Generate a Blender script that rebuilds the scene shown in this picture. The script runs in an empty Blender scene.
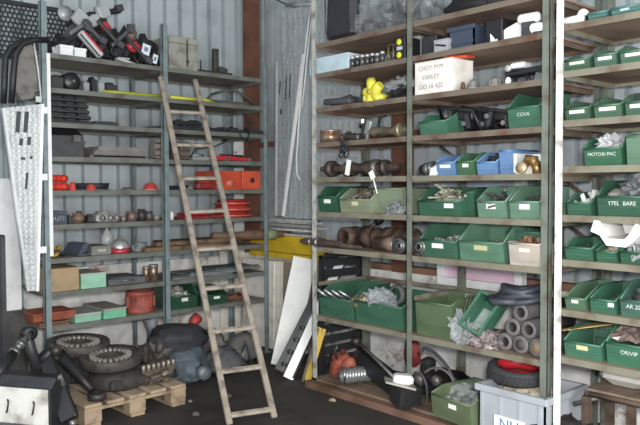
import bpy, math, random
from mathutils import Vector, Matrix, noise
R_ = random.Random(7)
PI = math.pi
sc = bpy.context.scene
COL = sc.collection

# ------------------------------------------------------------------ camera
F_PX, YAW, PIT, ROL, CZ = 706.7, 0.8438, -0.0365, -0.0037, 1.55
Fw = Vector((math.cos(YAW)*math.cos(PIT), math.sin(YAW)*math.cos(PIT), math.sin(PIT)))
Rt0 = Vector((math.sin(YAW), -math.cos(YAW), 0)); Up0 = Rt0.cross(Fw)
Rt = math.cos(ROL)*Rt0 + math.sin(ROL)*Up0
Up = -math.sin(ROL)*Rt0 + math.cos(ROL)*Up0
CAM = Vector((0, 0, CZ))
cd = bpy.data.cameras.new('camera'); cd.sensor_width = 36; cd.lens = F_PX*36/640; cd.clip_end = 100
co = bpy.data.objects.new('camera', cd); COL.objects.link(co)
m = Matrix((Rt, Up, -Fw)).transposed().to_4x4(); m.translation = CAM
co.matrix_world = m; sc.camera = co

def at(u, v, X=None, Y=None, Z=None):
    "world point seen at a photo pixel on the plane X=, Y= or Z="
    d = Fw + Rt*(u-320)/F_PX + Up*(212.5-v)/F_PX
    t = (X-CAM.x)/d.x if X is not None else (Y-CAM.y)/d.y if Y is not None else (Z-CAM.z)/d.z
    return CAM + d*t

# ------------------------------------------------------------------ materials
def lin(h):
    c = [int(h[i:i+2], 16)/255 for i in (0, 2, 4)]
    return tuple(x/12.92 if x <= .04045 else ((x+.055)/1.055)**2.4 for x in c) + (1,)
MC = {}
def mat(hexc, rough=.6, metal=0, var=.25, scale=9, alpha=1, dirt=None, bump=0, trans=0):
    key = (hexc, rough, metal, var, scale, alpha, dirt, bump, trans)
    if key in MC: return MC[key]
    M = bpy.data.materials.new('m_%s_%d' % (hexc, len(MC))); M.use_nodes = True
    nt = M.node_tree; b = nt.nodes['Principled BSDF']
    b.inputs['Roughness'].default_value = rough; b.inputs['Metallic'].default_value = metal
    b.inputs['Alpha'].default_value = alpha
    b.inputs['Transmission Weight'].default_value = trans
    c = lin(hexc)
    tc = nt.nodes.new('ShaderNodeTexCoord')
    n = nt.nodes.new('ShaderNodeTexNoise'); n.inputs['Scale'].default_value = scale; n.inputs['Detail'].default_value = 5
    nt.links.new(tc.outputs['Object'], n.inputs['Vector'])
    r = nt.nodes.new('ShaderNodeValToRGB')
    d = lin(dirt) if dirt else tuple(x*(1-var*1.6) for x in c[:3])+(1,)
    l = tuple(min(1, x*(1+var*.5)) for x in c[:3])+(1,)
    r.color_ramp.elements[0].position = .32; r.color_ramp.elements[0].color = d
    r.color_ramp.elements[1].position = .72; r.color_ramp.elements[1].color = l
    e = r.color_ramp.elements.new(.5); e.color = c
    nt.links.new(n.outputs['Fac'], r.inputs['Fac']); nt.links.new(r.outputs['Color'], b.inputs['Base Color'])
    if bump:
        n2 = nt.nodes.new('ShaderNodeTexNoise'); n2.inputs['Scale'].default_value = scale*4
        nt.links.new(tc.outputs['Object'], n2.inputs['Vector'])
        bp = nt.nodes.new('ShaderNodeBump'); bp.inputs['Strength'].default_value = bump; bp.inputs['Distance'].default_value = .02
        nt.links.new(n2.outputs['Fac'], bp.inputs['Height']); nt.links.new(bp.outputs['Normal'], b.inputs['Normal'])
    MC[key] = M
    return M
GREEN, GREEN2, OLIVE, DKGREEN = '2e6b4b', '3f7a56', '5f7f52', '1f5a3c'
black = mat('1c1d20', .5); blackr = mat('202022', .75); dgrey = mat('3a3d40', .6)
steel = mat('8c8e8c', .4, .7, .35); dsteel = mat('4d4845', .5, .5, .4, dirt='4a3527')
rust = mat('6b4a36', .8, 0, .4, dirt='42302a'); rustdk = mat('4a3a30', .7, .2, .4)
white = mat('e6e8e8', .5, 0, .06); offw = mat('d8d6cc', .6, 0, .15)
plastic = mat('d5dade', .12, 0, .1, alpha=.3)
paper = mat('eceee9', .7, 0, .05)

# ------------------------------------------------------------------ mesh builder
class B:
    def __init__(s): s.v = []; s.f = []; s.sm = []
    def add(s, vs, fs, smooth=False, mx=None):
        o = len(s.v)
        s.v += [(mx @ Vector(v)) if mx else Vector(v) for v in vs]
        s.f += [tuple(i+o for i in f) for f in fs]; s.sm += [smooth]*len(fs); return s
    def box(s, c, d, rot=None, ch=0):
        x, y, z = d[0]/2, d[1]/2, d[2]/2
        mx = Matrix.Translation(c)
        if rot: mx = mx @ Matrix.Rotation(rot[2], 4, 'Z') @ Matrix.Rotation(rot[1], 4, 'Y') @ Matrix.Rotation(rot[0], 4, 'X')
        if not ch:
            vs = [(i*x, j*y, k*z) for i in (-1, 1) for j in (-1, 1) for k in (-1, 1)]
            fs = [(0, 1, 3, 2), (4, 6, 7, 5), (0, 4, 5, 1), (2, 3, 7, 6), (0, 2, 6, 4), (1, 5, 7, 3)]
            return s.add(vs, fs, False, mx)
        c_ = min(ch, x*.9, y*.9, z*.9); vs = []; fs = []
        for zz, q in ((-z, c_), (-z+c_, 0), (z-c_, 0), (z, c_)):
            a, b = x-q, y-q; e = c_
            vs += [(-a+e, -b, zz), (a-e, -b, zz), (a, -b+e, zz), (a, b-e, zz), (a-e, b, zz), (-a+e, b, zz), (-a, b-e, zz), (-a, -b+e, zz)]
        for k in range(3):
            for i in range(8): fs.append((k*8+i, k*8+(i+1) % 8, k*8+8+(i+1) % 8, k*8+8+i))
        fs += [tuple(range(7, -1, -1)), tuple(range(24, 32))]
        return s.add(vs, fs, False, mx)
    def ring(s, path, prof_fn, n, cap=True, closed=False, smooth=True):
        pass
    def tube(s, pts, r, n=8, closed=False, cap=True):
        pts = [Vector(p) for p in pts]; N = len(pts); rr = r if isinstance(r, (list, tuple)) else [r]*N
        vs = []; up = None
        for i, p in enumerate(pts):
            a = pts[i-1] if (i or closed) else p; b = pts[(i+1) % N] if (i < N-1 or closed) else p
            t = (b-a)
            if t.length < 1e-9: t = Vector((0, 0, 1))
            t.normalize()
            if up is None: up = Vector((0, 0, 1)) if abs(t.z) < .9 else Vector((1, 0, 0))
            sd = t.cross(up)
            if sd.length < 1e-6: sd = t.orthogonal()
            sd.normalize(); up = sd.cross(t).normalized()
            for k in range(n):
                q = 2*PI*k/n; vs.append(p + (sd*math.cos(q)+up*math.sin(q))*rr[i])
        fs = []
        for i in range(N if closed else N-1):
            j = (i+1) % N
            for k in range(n): fs.append((i*n+k, i*n+(k+1) % n, j*n+(k+1) % n, j*n+k))
        s.add(vs, fs, True)
        if cap and not closed:
            o = len(s.v)-len(vs)
            s.f += [tuple(o+k for k in range(n-1, -1, -1)), tuple(o+(N-1)*n+k for k in range(n))]; s.sm += [False, False]
        return s
    def lathe(s, prof, c=(0, 0, 0), ax='Z', n=20, smooth=True, mx=None):
        "prof: list of (radius, height)"
        vs = []; fs = []
        for r, h in prof:
            for k in range(n):
                q = 2*PI*k/n; a, b = r*math.cos(q), r*math.sin(q)
                vs.append({'Z': (a, b, h), 'Y': (a, h, b), 'X': (h, a, b)}[ax])
        for i in range(len(prof)-1):
            for k in range(n): fs.append((i*n+k, i*n+(k+1) % n, (i+1)*n+(k+1) % n, (i+1)*n+k))
        M_ = Matrix.Translation(c)
        if mx: M_ = M_ @ mx
        return s.add(vs, fs, smooth, M_)
    def cyl(s, c, r, h, ax='Z', n=20, mx=None):
        return s.lathe([(.0001, 0), (r*.96, 0), (r, h*.03), (r, h*.97), (r*.96, h), (.0001, h)], c, ax, n, False, mx)
    def prism(s, poly, a0, a1, ax='X'):
        "poly of 2D points extruded along an axis"
        n = len(poly)
        f = {'X': lambda p, a: (a, p[0], p[1]), 'Y': lambda p, a: (p[0], a, p[1]), 'Z': lambda p, a: (p[0], p[1], a)}[ax]
        vs = [f(p, a0) for p in poly]+[f(p, a1) for p in poly]
        fs = [tuple(range(n-1, -1, -1)), tuple(range(n, 2*n))]+[(i, (i+1) % n, n+(i+1) % n, n+i) for i in range(n)]
        return s.add(vs, fs)
    def blob(s, c, d, amp=.15, fr=2.5, seed=0, sub=3, flat=True, smooth=True):
        import bmesh
        bm = bmesh.new(); bmesh.ops.create_icosphere(bm, subdivisions=sub, radius=1)
        vs = []
        for v in bm.verts:
            p = v.co.copy(); k = 1+amp*noise.noise(p*fr+Vector((seed*3.1, seed, 0)))*1.6+amp*.6*noise.noise(p*fr*2.7+Vector((seed, 5, 1)))
            p = p*k
            if flat and p.z < -.62: p.z = -.62
            vs.append((c[0]+p.x*d[0]/2, c[1]+p.y*d[1]/2, c[2]+(p.z+(.62 if flat else 0))*d[2]/(1.62 if flat else 2)))
        fs = [tuple(v.index for v in f.verts) for f in bm.faces]; bm.free()
        return s.add(vs, fs, smooth)
    def build(s, name, M, parent=None, loc=None, rz=0, bev=0):
        me = bpy.data.meshes.new(name); me.from_pydata([tuple(v) for v in s.v], [], s.f); me.validate()
        for p, q in zip(me.polygons, s.sm): p.use_smooth = q
        me.materials.append(M); me.update()
        o = bpy.data.objects.new(name, me); COL.objects.link(o)
        if parent: o.parent = parent
        if loc is not None: o.location = loc
        if rz: o.rotation_euler.z = rz
        if bev:
            bv = o.modifiers.new('bevel', 'BEVEL'); bv.width = bev; bv.segments = 2; bv.limit_method = 'ANGLE'
        return o

def tag(o, label, cat, group=None, kind=None):
    o['label'] = label; o['category'] = cat
    if group: o['group'] = group
    if kind: o['kind'] = kind
    return o
def thing(name, label, cat, loc=(0, 0, 0), rz=0, group=None, rot=None):
    o = bpy.data.objects.new(name, None); COL.objects.link(o); o.empty_display_size = .05
    o.location = loc; o.rotation_euler = rot if rot else (0, 0, rz)
    return tag(o, label, cat, group)
def struct(o): o['kind'] = 'structure'; return o
def text(s, size, M, parent, loc, rot=(PI/2, 0, 0), name='lettering', al='CENTER'):
    cu = bpy.data.curves.new(name, 'FONT'); cu.body = s; cu.size = size; cu.extrude = .0004; cu.align_x = al; cu.align_y = 'CENTER'
    t = bpy.data.objects.new('tmp', cu); COL.objects.link(t)
    me = bpy.data.meshes.new_from_object(t.evaluated_get(bpy.context.evaluated_depsgraph_get()))
    bpy.data.objects.remove(t); me.materials.clear(); me.materials.append(M)
    o = bpy.data.objects.new(name, me); COL.objects.link(o); o.parent = parent; o.location = loc; o.rotation_euler = rot
    return o

# ------------------------------------------------------------------ place constants
YL, XL0, XL1, XL2 = 5.255, 1.967, 2.965, 4.003
XR, Y1, Y2, Y3, Y4, Y5 = 3.584, 4.102, 3.133, 2.128, 2.046, 1.04
DEP = .6
LZ = [.503+.255*k for k in range(9)]                                   # left unit, bottom to top
RZ = {9: 2.632, 8: 2.406, 7: 2.147, 6: 1.882, 5: 1.616, 4: 1.353, 3: 1.082, 1: .552, 0: .075}
UZ = {7: 2.426, 6: 2.172, 5: 1.904, 4: 1.652, 3: 1.385, 2: 1.139, 1: .862, 0: .598}
WA, WB = 5.99, 4.44                                                    # wall faces
exec_list = []

class Spot: pass
def spot(u, px0, px1, lev, d=.03, py=None, dz=0):
    "a place on a shelf: u is the unit, px the span along its front, d the setback from its front edge"
    S = Spot()
    z = (LZ if u == 'L' else RZ if u == 'R' else UZ)[lev]+.004+dz
    def sol(px):
        k = (px-320)/F_PX
        if u == 'L':
            y = YL+d; # find X
            A = Rt.x-k*Fw.x; b = -(Rt.y-k*Fw.y)*y-(Rt.z-k*Fw.z)*(z-CZ)
            return b/A
        x = XR+d
        A = Rt.y-k*Fw.y; b = -(Rt.x-k*Fw.x)*x-(Rt.z-k*Fw.z)*(z-CZ)
        return b/A
    a, b = sol(px0), sol(px1)
    S.w = abs(b-a); S.u = u; S.z = z
    if u == 'L': S.loc = Vector(((a+b)/2, YL+d, z)); S.rz = 0
    else: S.loc = Vector((XR+d, (a+b)/2, z)); S.rz = -PI/2
    if py is not None:
        pm = (px0+px1)/2
        top = at(pm, py, Y=YL+d) if u == 'L' else at(pm, py, X=XR+d)
        S.h = max(.01, top.z-z)
    return S

# ------------------------------------------------------------------ setting
def brickmat():
    M = bpy.data.materials.new('whitewashed_brick'); M.use_nodes = True; nt = M.node_tree; b = nt.nodes['Principled BSDF']
    b.inputs['Roughness'].default_value = .9
    tc = nt.nodes.new('ShaderNodeTexCoord'); mp = nt.nodes.new('ShaderNodeMapping')
    mp.inputs['Rotation'].default_value = (PI/2, 0, 0)
    br = nt.nodes.new('ShaderNodeTexBrick'); br.inputs['Scale'].default_value = 1
    br.inputs['Brick Width'].default_value = .24; br.inputs['Row Height'].default_value = .08; br.inputs['Mortar Size'].default_value = .008
    br.inputs['Color1'].default_value = lin('97604a'); br.inputs['Color2'].default_value = lin('835544'); br.inputs['Mortar'].default_value = lin('9a948c')
    sx = nt.nodes.new('ShaderNodeSeparateXYZ'); cx = nt.nodes.new('ShaderNodeCombineXYZ'); ad = nt.nodes.new('ShaderNodeMath')
    nt.links.new(tc.outputs['Object'], sx.inputs[0]); nt.links.new(sx.outputs['X'], ad.inputs[0]); nt.links.new(sx.outputs['Y'], ad.inputs[1])
    nt.links.new(ad.outputs[0], cx.inputs[0]); nt.links.new(sx.outputs['Z'], cx.inputs[1]); nt.links.new(cx.outputs[0], br.inputs['Vector'])
    n = nt.nodes.new('ShaderNodeTexNoise'); n.inputs['Scale'].default_value = 2.3; n.inputs['Detail'].default_value = 9; n.inputs['Roughness'].default_value = .7
    nt.links.new(tc.outputs['Object'], n.inputs['Vector'])
    rp = nt.nodes.new('ShaderNodeValToRGB'); rp.color_ramp.elements[0].position = .36; rp.color_ramp.elements[1].position = .43
    nt.links.new(n.outputs['Fac'], rp.inputs['Fac'])
    n2 = nt.nodes.new('ShaderNodeTexNoise'); n2.inputs['Scale'].default_value = 7; n2.inputs['Detail'].default_value = 8
    nt.links.new(tc.outputs['Object'], n2.inputs['Vector'])
    wr = nt.nodes.new('ShaderNodeValToRGB'); wr.color_ramp.elements[0].color = lin('bdbdba'); wr.color_ramp.elements[1].color = lin('ebebe8')
    wr.color_ramp.elements[0].position = .3; wr.color_ramp.elements[1].position = .6
    nt.links.new(n2.outputs['Fac'], wr.inputs['Fac'])
    mx = nt.nodes.new('ShaderNodeMix'); mx.data_type = 'RGBA'
    nt.links.new(rp.outputs['Color'], mx.inputs['Factor']); nt.links.new(br.outputs['Color'], mx.inputs['A']); nt.links.new(wr.outputs['Color'], mx.inputs['B'])
    nt.links.new(mx.outputs['Result'], b.inputs['Base Color'])
    bp = nt.nodes.new('ShaderNodeBump'); bp.inputs['Strength'].default_value = .4; bp.inputs['Distance'].default_value = .02
    nt.links.new(n2.outputs['Fac'], bp.inputs['Height']); nt.links.new(bp.outputs['Normal'], b.inputs['Normal'])
    return M
brick = brickmat()
sheet = mat('b3bcc0', .5, .1, .12, 2.2, dirt='969da0')
def corr(x0, x1, z0, z1, per=.165, dep=.06):
    "trapezoidal sheet in the XZ plane, ribs pointing to -Y"
    b = B(); pts = []; x = x0
    while x < x1:
        for dx, dy in ((0, 0), (.108, 0), (.116, dep), (.157, dep), (.165, 0)):
            pts.append((x+dx*per/.165, dy))
        x += per
    pts.append((x, 0))
    n = len(pts); vs = [(p[0], p[1], z0) for p in pts]+[(p[0], p[1], z1) for p in pts]
    b.add(vs, [(i, i+1, n+i+1, n+i) for i in range(n-1)]); return b
struct(corr(-3.2, WB, .86, 4.2).build('wall_back', sheet, None, (0, WA, 0)))
w = struct(corr(0, 7.4, .84, 4.2).build('wall_right', sheet, None, (WB, WA, 0))); w.rotation_euler.z = -PI/2
b = B(); b.box((.75, WA+.06, .43), (7.9, .2, .86)); struct(b.build('wall_back_base', brick))
b = B(); b.box((WB+.06, 2.24, .42), (.2, 7.4, .84)); struct(b.build('wall_right_base', brick))
b = B(); b.box((1, 2.2, -.05), (9, 9, .1)); struct(b.build('floor', mat('37332f', .85, 0, .35, 1.7, dirt='1f1c1a', bump=.5)))
b = B(); b.box((1, 2.2, 4.25), (9, 9, .08)); struct(b.build('ceiling', mat('8d9190', .7)))
# steel frame of the shed: rusty corner column, rusty column and channel of the right wall
def hbeam(bld, x, y, z0, z1, wx, wy, t=.012):
    bld.box((x-wx/2+t/2, y, (z0+z1)/2), (t, wy, z1-z0)); bld.box((x+wx/2-t/2, y, (z0+z1)/2), (t, wy, z1-z0)); bld.box((x, y, (z0+z1)/2), (wx, t, z1-z0))
rustcol = mat('694637', .85, 0, .45, 6, dirt='4a352c')
b = B(); b.box((4.30, WA-.115, 2.54), (.2, .008, 3.32)); b.box((4.30, WA-.055, 2.54), (.01, .112, 3.32)); struct(b.build('trim_1', rustcol))
b = B(); hbeam(b, WB-.06, 3.9, .845, 4.2, .11, .15); struct(b.build('trim_2', rustcol))
b = B(); b.box((WB-.045, 2.1, .87), (.085, 7.6, .05)); struct(b.build('trim_3', mat('84604f', .85, 0, .4, 4)))
b = B(); b.box((WB-.045, 2.1, 1.98), (.05, 7.6, .05)); struct(b.build('trim_4', mat('6c4a3c', .85, 0, .4, 4)))
# framed window in the right wall behind the shelves
def win():
    t = bpy.data.objects.new('window_1', None); COL.objects.link(t); t.location = (WB-.15, 3.07, .8); struct(t)
    wd, hg = .74, .9
    f = B()
    for z in (0, hg): f.box((0, 0, z+(.03 if z == 0 else -.03)), (.07, wd, .06))
    for y in (-1, 1): f.box((0, y*(wd/2-.03), hg/2), (.07, .06, hg-.12))
    f.build('window_frame', white, t, bev=.004)
    p = B(); p.box((.01, 0, hg*.26), (.012, wd-.1, hg*.46)); p.build('window_pane', mat('d9bccd', .25, 0, .1, 3), t)
    p = B(); p.box((.01, 0, hg*.73), (.012, wd-.1, hg*.46)); p.build('window_pane', mat('b9cbe0', .25, 0, .18, 3, dirt='c99aa8'), t)
win()

# ------------------------------------------------------------------ shelving
paintL = mat('78878a', .55, .1, .25, 7, dirt='62655f'); paintR = mat('6f776d', .6, .1, .3, 7, dirt='5c4c40')
lipL = mat('676c66', .6, .1, .35, 6, dirt='565049'); boardL = mat('8d847a', .75, 0, .25, 3, dirt='6b6058')
lipR = mat('71665a', .65, .1, .3, 6, dirt='5f4436'); boardR = mat('957f6e', .75, 0, .25, 3, dirt='6f594b')
lipRl = mat('7d7a6a', .65, .1, .3, 6, dirt='655547')
def angle_post(h, sx=1, sy=1, wd=.046):
    b = B(); t = .004
    b.box((0, sy*t/2, h/2), (wd, t, h)); b.box((-sx*(wd/2-t/2), sy*wd/2, h/2), (t, wd, h))
    b.box((0, sy*.0, .002), (wd+.02, wd+.01, .004)); return b
def unit(name, label, loc, rz, xs, hs, levels, pm, lm, bm_, skip=(), wood=None):
    t = thing(name, label, 'shelving', loc, rz)
    for i, x in enumerate(xs):
        for y, sy, h in ((0, 1, hs[i]), (DEP, -1, hs[i]*.97)):
            M = pm[i] if y == 0 else pm[-1]
            angle_post(h, 1 if i < len(xs)-1 else -1, sy).build('post', M, t, (x, y, 0))
    for i in range(len(xs)-1):
        a, c = xs[i], xs[i+1]
        for k, z in enumerate(levels):
            if (k, i) in skip or (k, None) in skip: continue
            s_ = B(); s_.box(((a+c)/2, DEP/2, z-.004), (c-a-.012, DEP-.022, .016))
            up = z > 1.7
            o = s_.build('shelf_board', bm_, t)
            l = B(); l.box(((a+c)/2, .008, z-.014), (c-a-.05, .004, .036)); l.box(((a+c)/2, DEP-.008, z-.014), (c-a-.05, .004, .036))
            l.box((a+.027, DEP/2, z-.026), (.003, DEP-.05, .03)); l.box((c-.027, DEP/2, z-.026), (.003, DEP-.05, .03))
            l.build('shelf_lip', lm if up else (lipRl if lm is lipR else lm), o)
    return t
PL = unit('shelving_unit', 'tall grey-green steel shelving unit with nine shelves along the back wall, behind the ladder', (0, YL, 0), 0,
          [XL0, XL1, XL2], [2.92, 2.9, 2.7], LZ, [paintL, paintL, paintL, paintL], lipL, boardL)
b = B(); b.box((XL0+.028, -.004, 1.79), (.026, .005, 1.5)); b.build('post_strip', white, PL)['label'] = 'white painted strip on the left front post'
whpost = mat('b4b6b0', .6, .1, .3, 9, dirt='6a5a4c')
PR = unit('shelving_unit', 'long grey-green steel shelving unit of two bays with wooden boards along the right wall', (XR, 0, 0), -PI/2,
          [-Y1, -Y2, -Y3], [3.0, 3.05, 3.1], [RZ[k] for k in (1, 3, 4, 5, 6, 7, 8, 9)], [whpost, paintR, paintR, paintR], lipR, boardR)
b = B()                                        # bare rails where one board is missing, corner braces
for y in (.59,): b.box(((-Y1-Y3)/2, y-.02, .80), (Y1-Y3-.05, .004, .03))
for x in (-Y1, -Y2, -Y3): b.box((x+(.024 if x < -Y3 else -.024), DEP/2, .80), (.004, DEP-.05, .03))
b.build('rail', lipRl, PR)
for x, z in ((-Y3, 1.616), (-Y2, 1.882), (-Y3, 1.353)):
    b = B(); b.tube([(x-.03, DEP-.03, z-.14), (x-.2, DEP-.03, z-.03)], .008, 6); b.build('corner_brace', rust, PR)
b = B()
for i in range(4): b.box(((-Y1-Y3)/2, .07+i*.155, .05), (Y1-Y3+.04, .14, .03))
for x in (-Y1+.06, -Y2, -Y3-.06): b.box((x, .3, .0175), (.09, .6, .035))
o = b.build('base_board', mat('7c6a59', .85, 0, .4, 4, dirt='5a4334'), PR)
b = B(); b.box(((-Y1-Y3)/2, -.045, .028), (Y1-Y3+.04, .07, .05)); b.build('base_edge', mat('75594a', .85, 0, .4, 4, dirt='54402f'), PR)
whp = mat('dfdfd9', .6, .05, .12, 8, dirt='8a8578')
PU = unit('shelving_unit', 'steel shelving unit with a white front post at the right edge of the photo', (XR, 0, 0), -PI/2,
          [-Y4, -Y5], [3.1, 3.1], [UZ[k] for k in range(8)], [whp, paintR, paintR], lipRl, boardR)

# ------------------------------------------------------------------ kinds of things
def plank(bld, p0, p1, wd, th, facing=None, ch=0):
    "straight bar from p0 to p1; wd is its width across, th its thickness towards the facing direction"
    p0, p1 = Vector(p0), Vector(p1); a = (p1-p0); L = a.length; a.normalize()
    f = Vector(facing if facing else (-.66, -.75, 0)); f = (f-a*f.dot(a)).normalized(); s = a.cross(f).normalized()
    mx = Matrix((a, s, f)).transposed().to_4x4(); mx.translation = (p0+p1)/2
    q = B().box((0, 0, 0), (L, wd, th), None, ch); bld.add(q.v, q.f, False, mx)
def T(S, name, label, cat, group=None, dy=0, turn=0, dx=0):
    loc = S.loc+Vector((0, dy, 0)) if S.u == 'L' else S.loc+Vector((dy, 0, 0))
    if dx: loc = loc + (Vector((dx, 0, 0)) if S.u == 'L' else Vector((0, -dx, 0)))
    return thing(name, label, cat, loc, S.rz+turn, group)
def one(bld, S, name, label, cat, M, group=None, dy=0, turn=0, kind=None, bev=0):
    o = bld.build(name, M, None, S.loc+(Vector((0, dy, 0)) if S.u == 'L' else Vector((dy, 0, 0))), S.rz+turn, bev)
    return tag(o, label, cat, group, kind)
def wall_bin(w, d, h, lip=.52, cut=.38):
    "open fronted stacking bin: front at y=0"
    t = .006; b = B(); w -= .006
    side = [(.02, 0), (0, h*lip), (d*cut, h), (d, h), (d, 0)]
    for x in (-w/2, w/2-t): b.prism(side, x, x+t, 'X')
    b.box((0, d/2+.01, t/2), (w-2*t, d-.02, t)); b.box((0, d-t/2, h/2), (w-2*t, t, h))
    b.prism([(.02, 0), (0, h*lip), (t, h*lip), (.02+t, 0)], -w/2+t, w/2-t, 'X')
    r = B()                                                   # rolled rim and the label ledge
    for x in (-w/2, w/2):
        r.tube([(x, 0, h*lip), (x, d*cut, h), (x, d, h)], .006, 6)
    r.tube([(-w/2, 0, h*lip), (w/2, 0, h*lip)], .007, 6); r.tube([(-w/2, d, h), (w/2, d, h)], .006, 6)
    r.box((0, .008, h*.27), (w*.94, .012, .008))
    for k in (.35, .6, .85):
        for x in (-w/2-.001, w/2+.001): r.box((x, d*k, h*.5), (.004, .012, h*.8))
    return b, r
def heap(w, d, h, n, seed, kinds='bn', sz=.018):
    r = random.Random(seed); b = B()
    b.blob((0, 0, 0), (w, d, h*.85), .12, 2, seed, 2)
    for i in range(n):
        x, y = r.uniform(-.45, .45)*w, r.uniform(-.45, .45)*d
        z = h*(1-.8*((2*x/w)**2+(2*y/d)**2)*.5)*.95
        s_ = sz*r.uniform(.8, 1.9); rot = (r.uniform(0, 6), r.uniform(0, 6), r.uniform(0, 6))
        k = r.choice(kinds)
        if k == 'b': b.box((x, y, z), (s_*2.2, s_*.8, s_*.8), rot)
        elif k == 'n':
            mx = Matrix.Rotation(rot[0], 4, 'X') @ Matrix.Rotation(rot[1], 4, 'Y'); b.cyl((x, y, z), s_*.8, s_*.8, 'Z', 6, mx)
        elif k == 'r':
            mx = Matrix.Rotation(r.uniform(1.2, 1.9), 4, 'X') @ Matrix.Rotation(r.uniform(-.5, .5), 4, 'Y'); b.cyl((x, y, z), s_*.3, s_*5, 'Z', 7, mx)
        elif k == 'l':
            b.blob((x, y, z-s_), (s_*2.4, s_*1.8, s_*1.6), .3, 2, i, 1, False, False)
    return b
def tone(h, k=.40):
    c = [int(h[i:i+2], 16) for i in (0, 2, 4)]; g = sum(c)/3
    return ''.join('%02x' % int((x*(1-k)+g*k)*1.0) for x in c)
def bin_(S, label, col, dep=.32, group=None, lab=None, txt=None, lip=.52, cut=.38, name='storage_bin', turn=0, dy=0, lw=.5, labx=0, cont=None):
    M = mat(tone(col), .4, 0, .12, 6)
    t = T(S, name, label, 'bin', group, dy, turn)
    b, r = wall_bin(S.w-.012, dep, S.h, lip, cut)
    o = b.build('bin_body', M, t); r.build('bin_rim', M, t)
    if lab:
        l = B(); l.box((labx*S.w, .004, S.h*lip*.72), (S.w*lw, .004, min(.03, S.h*.16)), (.04, 0, 0)); l = l.build('label_card', mat(lab, .7, 0, .04), t); l['label'] = 'pale label card on the bin front'
    if txt:
        text(txt, min(.03, S.h*.17, S.w*.78/len(txt)*1.5), mat('c9d2cb', .7, 0, .2, 40), t, (0, -.002, S.h*lip*.66), name='painted_code')
    if cont:
        cl, ccol, kinds, hh, n, cmetal = cont
        hb = heap(S.w*.8, dep*.72, S.h*hh*.9, n, int(abs(S.loc.x*100+S.loc.y*1000)), kinds, .016)
        mx = Matrix.Rotation(S.rz+turn, 3, 'Z') @ Vector((0, dep*.47, .008))
        q = hb.build(cl[0], mat(ccol, .5, cmetal, .4, 30), None, S.loc+mx+(Vector((dy, 0, 0)) if S.u != 'L' else Vector((0, dy, 0))), S.rz+turn)
        tag(q, cl[1], cl[2], None, 'stuff')
    return t
def box_lid(S, name, label, col, dep=.3, lidh=.3, lid=None, cat='box', turn=0, dy=0, group=None):
    t = T(S, name, label, cat, group, dy, turn); h = S.h; w = S.w
    b = B(); b.box((0, dep/2, h*(1-lidh)/2), (w-.008, dep-.008, h*(1-lidh)), None, .002); b.build('box_body', mat(col, .7, 0, .15, 6), t)
    b = B(); b.box((0, dep/2, h*(1-lidh/2)), (w, dep, h*lidh), None, .003); b.build('box_lid', mat(lid or col, .7, 0, .15, 5), t)
    return t
def flat(S, name, label, cat, M, dep, th, turn=0, dy=0, dz=0, tilt=0, group=None):
    b = B(); b.box((0, dep/2, th/2+dz), (S.w, dep, th), (tilt, 0, 0), .002)
    return one(b, S, name, label, cat, M, group, dy, turn)
def drum(S, name, label, col, cat='drum', lugs=8, metal=0):
    t = T(S, name, label, cat); r = S.w/2; h = S.h
    b = B(); b.lathe([(.001, 0), (r*.96, 0), (r, h*.06), (r, h*.16), (r*.94, h*.2), (r*.94, h*.8), (r, h*.84), (r, h*.95), (r*.95, h), (r*.75, h), (r*.72, h*.85), (.001, h*.85)], (0, r, 0)); b.build('drum_body', mat(col, .65, metal, .3, 9), t)
    for k in range(lugs):
        b = B(); q = 2*PI*k/lugs; b.box((math.cos(q)*r*.97, r+math.sin(q)*r*.97, h*.5), (.016, .016, h*.5), (0, 0, q)); b.build('lug', mat(col, .65, metal, .3, 9), t)
    return t
def dish(S, name, label, col, cat, prof=None, rough=.3, metal=0, dy=0, knob=None):
    t = T(S, name, label, cat, dy=dy); r = S.w/2; h = S.h
    b = B(); b.lathe(prof(r, h) if prof else [(.001, 0), (r, 0), (r, h*.12), (r*.86, h*.3), (r*.7, h*.75), (r*.45, h), (.001, h)], (0, r, 0)); b.build('shell', mat(col, rough, metal, .15, 9), t)
    b = B(); b.lathe([(r*.97, h*.04), (r*1.02, h*.04), (r*1.02, h*.14), (r*.97, h*.14)], (0, r, 0)); b.build('rim', mat(knob or col, rough, metal, .1), t)
    return t
def rod_path(S, name, label, cat, M, prof, z, ax='X', turn=0, dy=0, ends=None, group=None):
    "a stepped shaft lying along the shelf; prof of (radius, x)"
    t = T(S, name, label, cat, group, dy, turn)
    b = B(); b.lathe([(.0005, prof[0][1])]+prof+[(.0005, prof[-1][1])], (0, 0, z), 'X', 16, False); b.build('shaft', M, t)
    if ends:
        for x0, r, ln, mm in ends:
            b = B(); b.lathe([(r*.6, x0), (r, x0+.004), (r, x0+ln-.004), (r*.6, x0+ln)], (0, 0, z), 'X', 18); b.build('collar', mm, t)
    return t
def tangle(w, d, h, n, r, seed, loops=3):
    b = B(); q = random.Random(seed)
    for i in range(n):
        p0 = Vector((q.uniform(-.5, .5)*w, q.uniform(0, 1)*d, r)); pts = []
        cx, cy = q.uniform(-.25, .25)*w, q.uniform(.3, .7)*d; a0 = q.uniform(0, 6); rx, ry = w*q.uniform(.15, .33), d*q.uniform(.15, .33); ph = q.uniform(0, 6)
        for k in range(24):
            a = a0+k/23*2*PI*q.uniform(.9, 1.1)*.95
            pts.append((cx+math.cos(a)*rx, cy+math.sin(a)*ry, r+(h-2*r)*(.5+.5*math.sin(a*1.7+ph))*min(1, .2+i/n)))
        b.tube(pts, r, 6)
    return b
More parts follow.
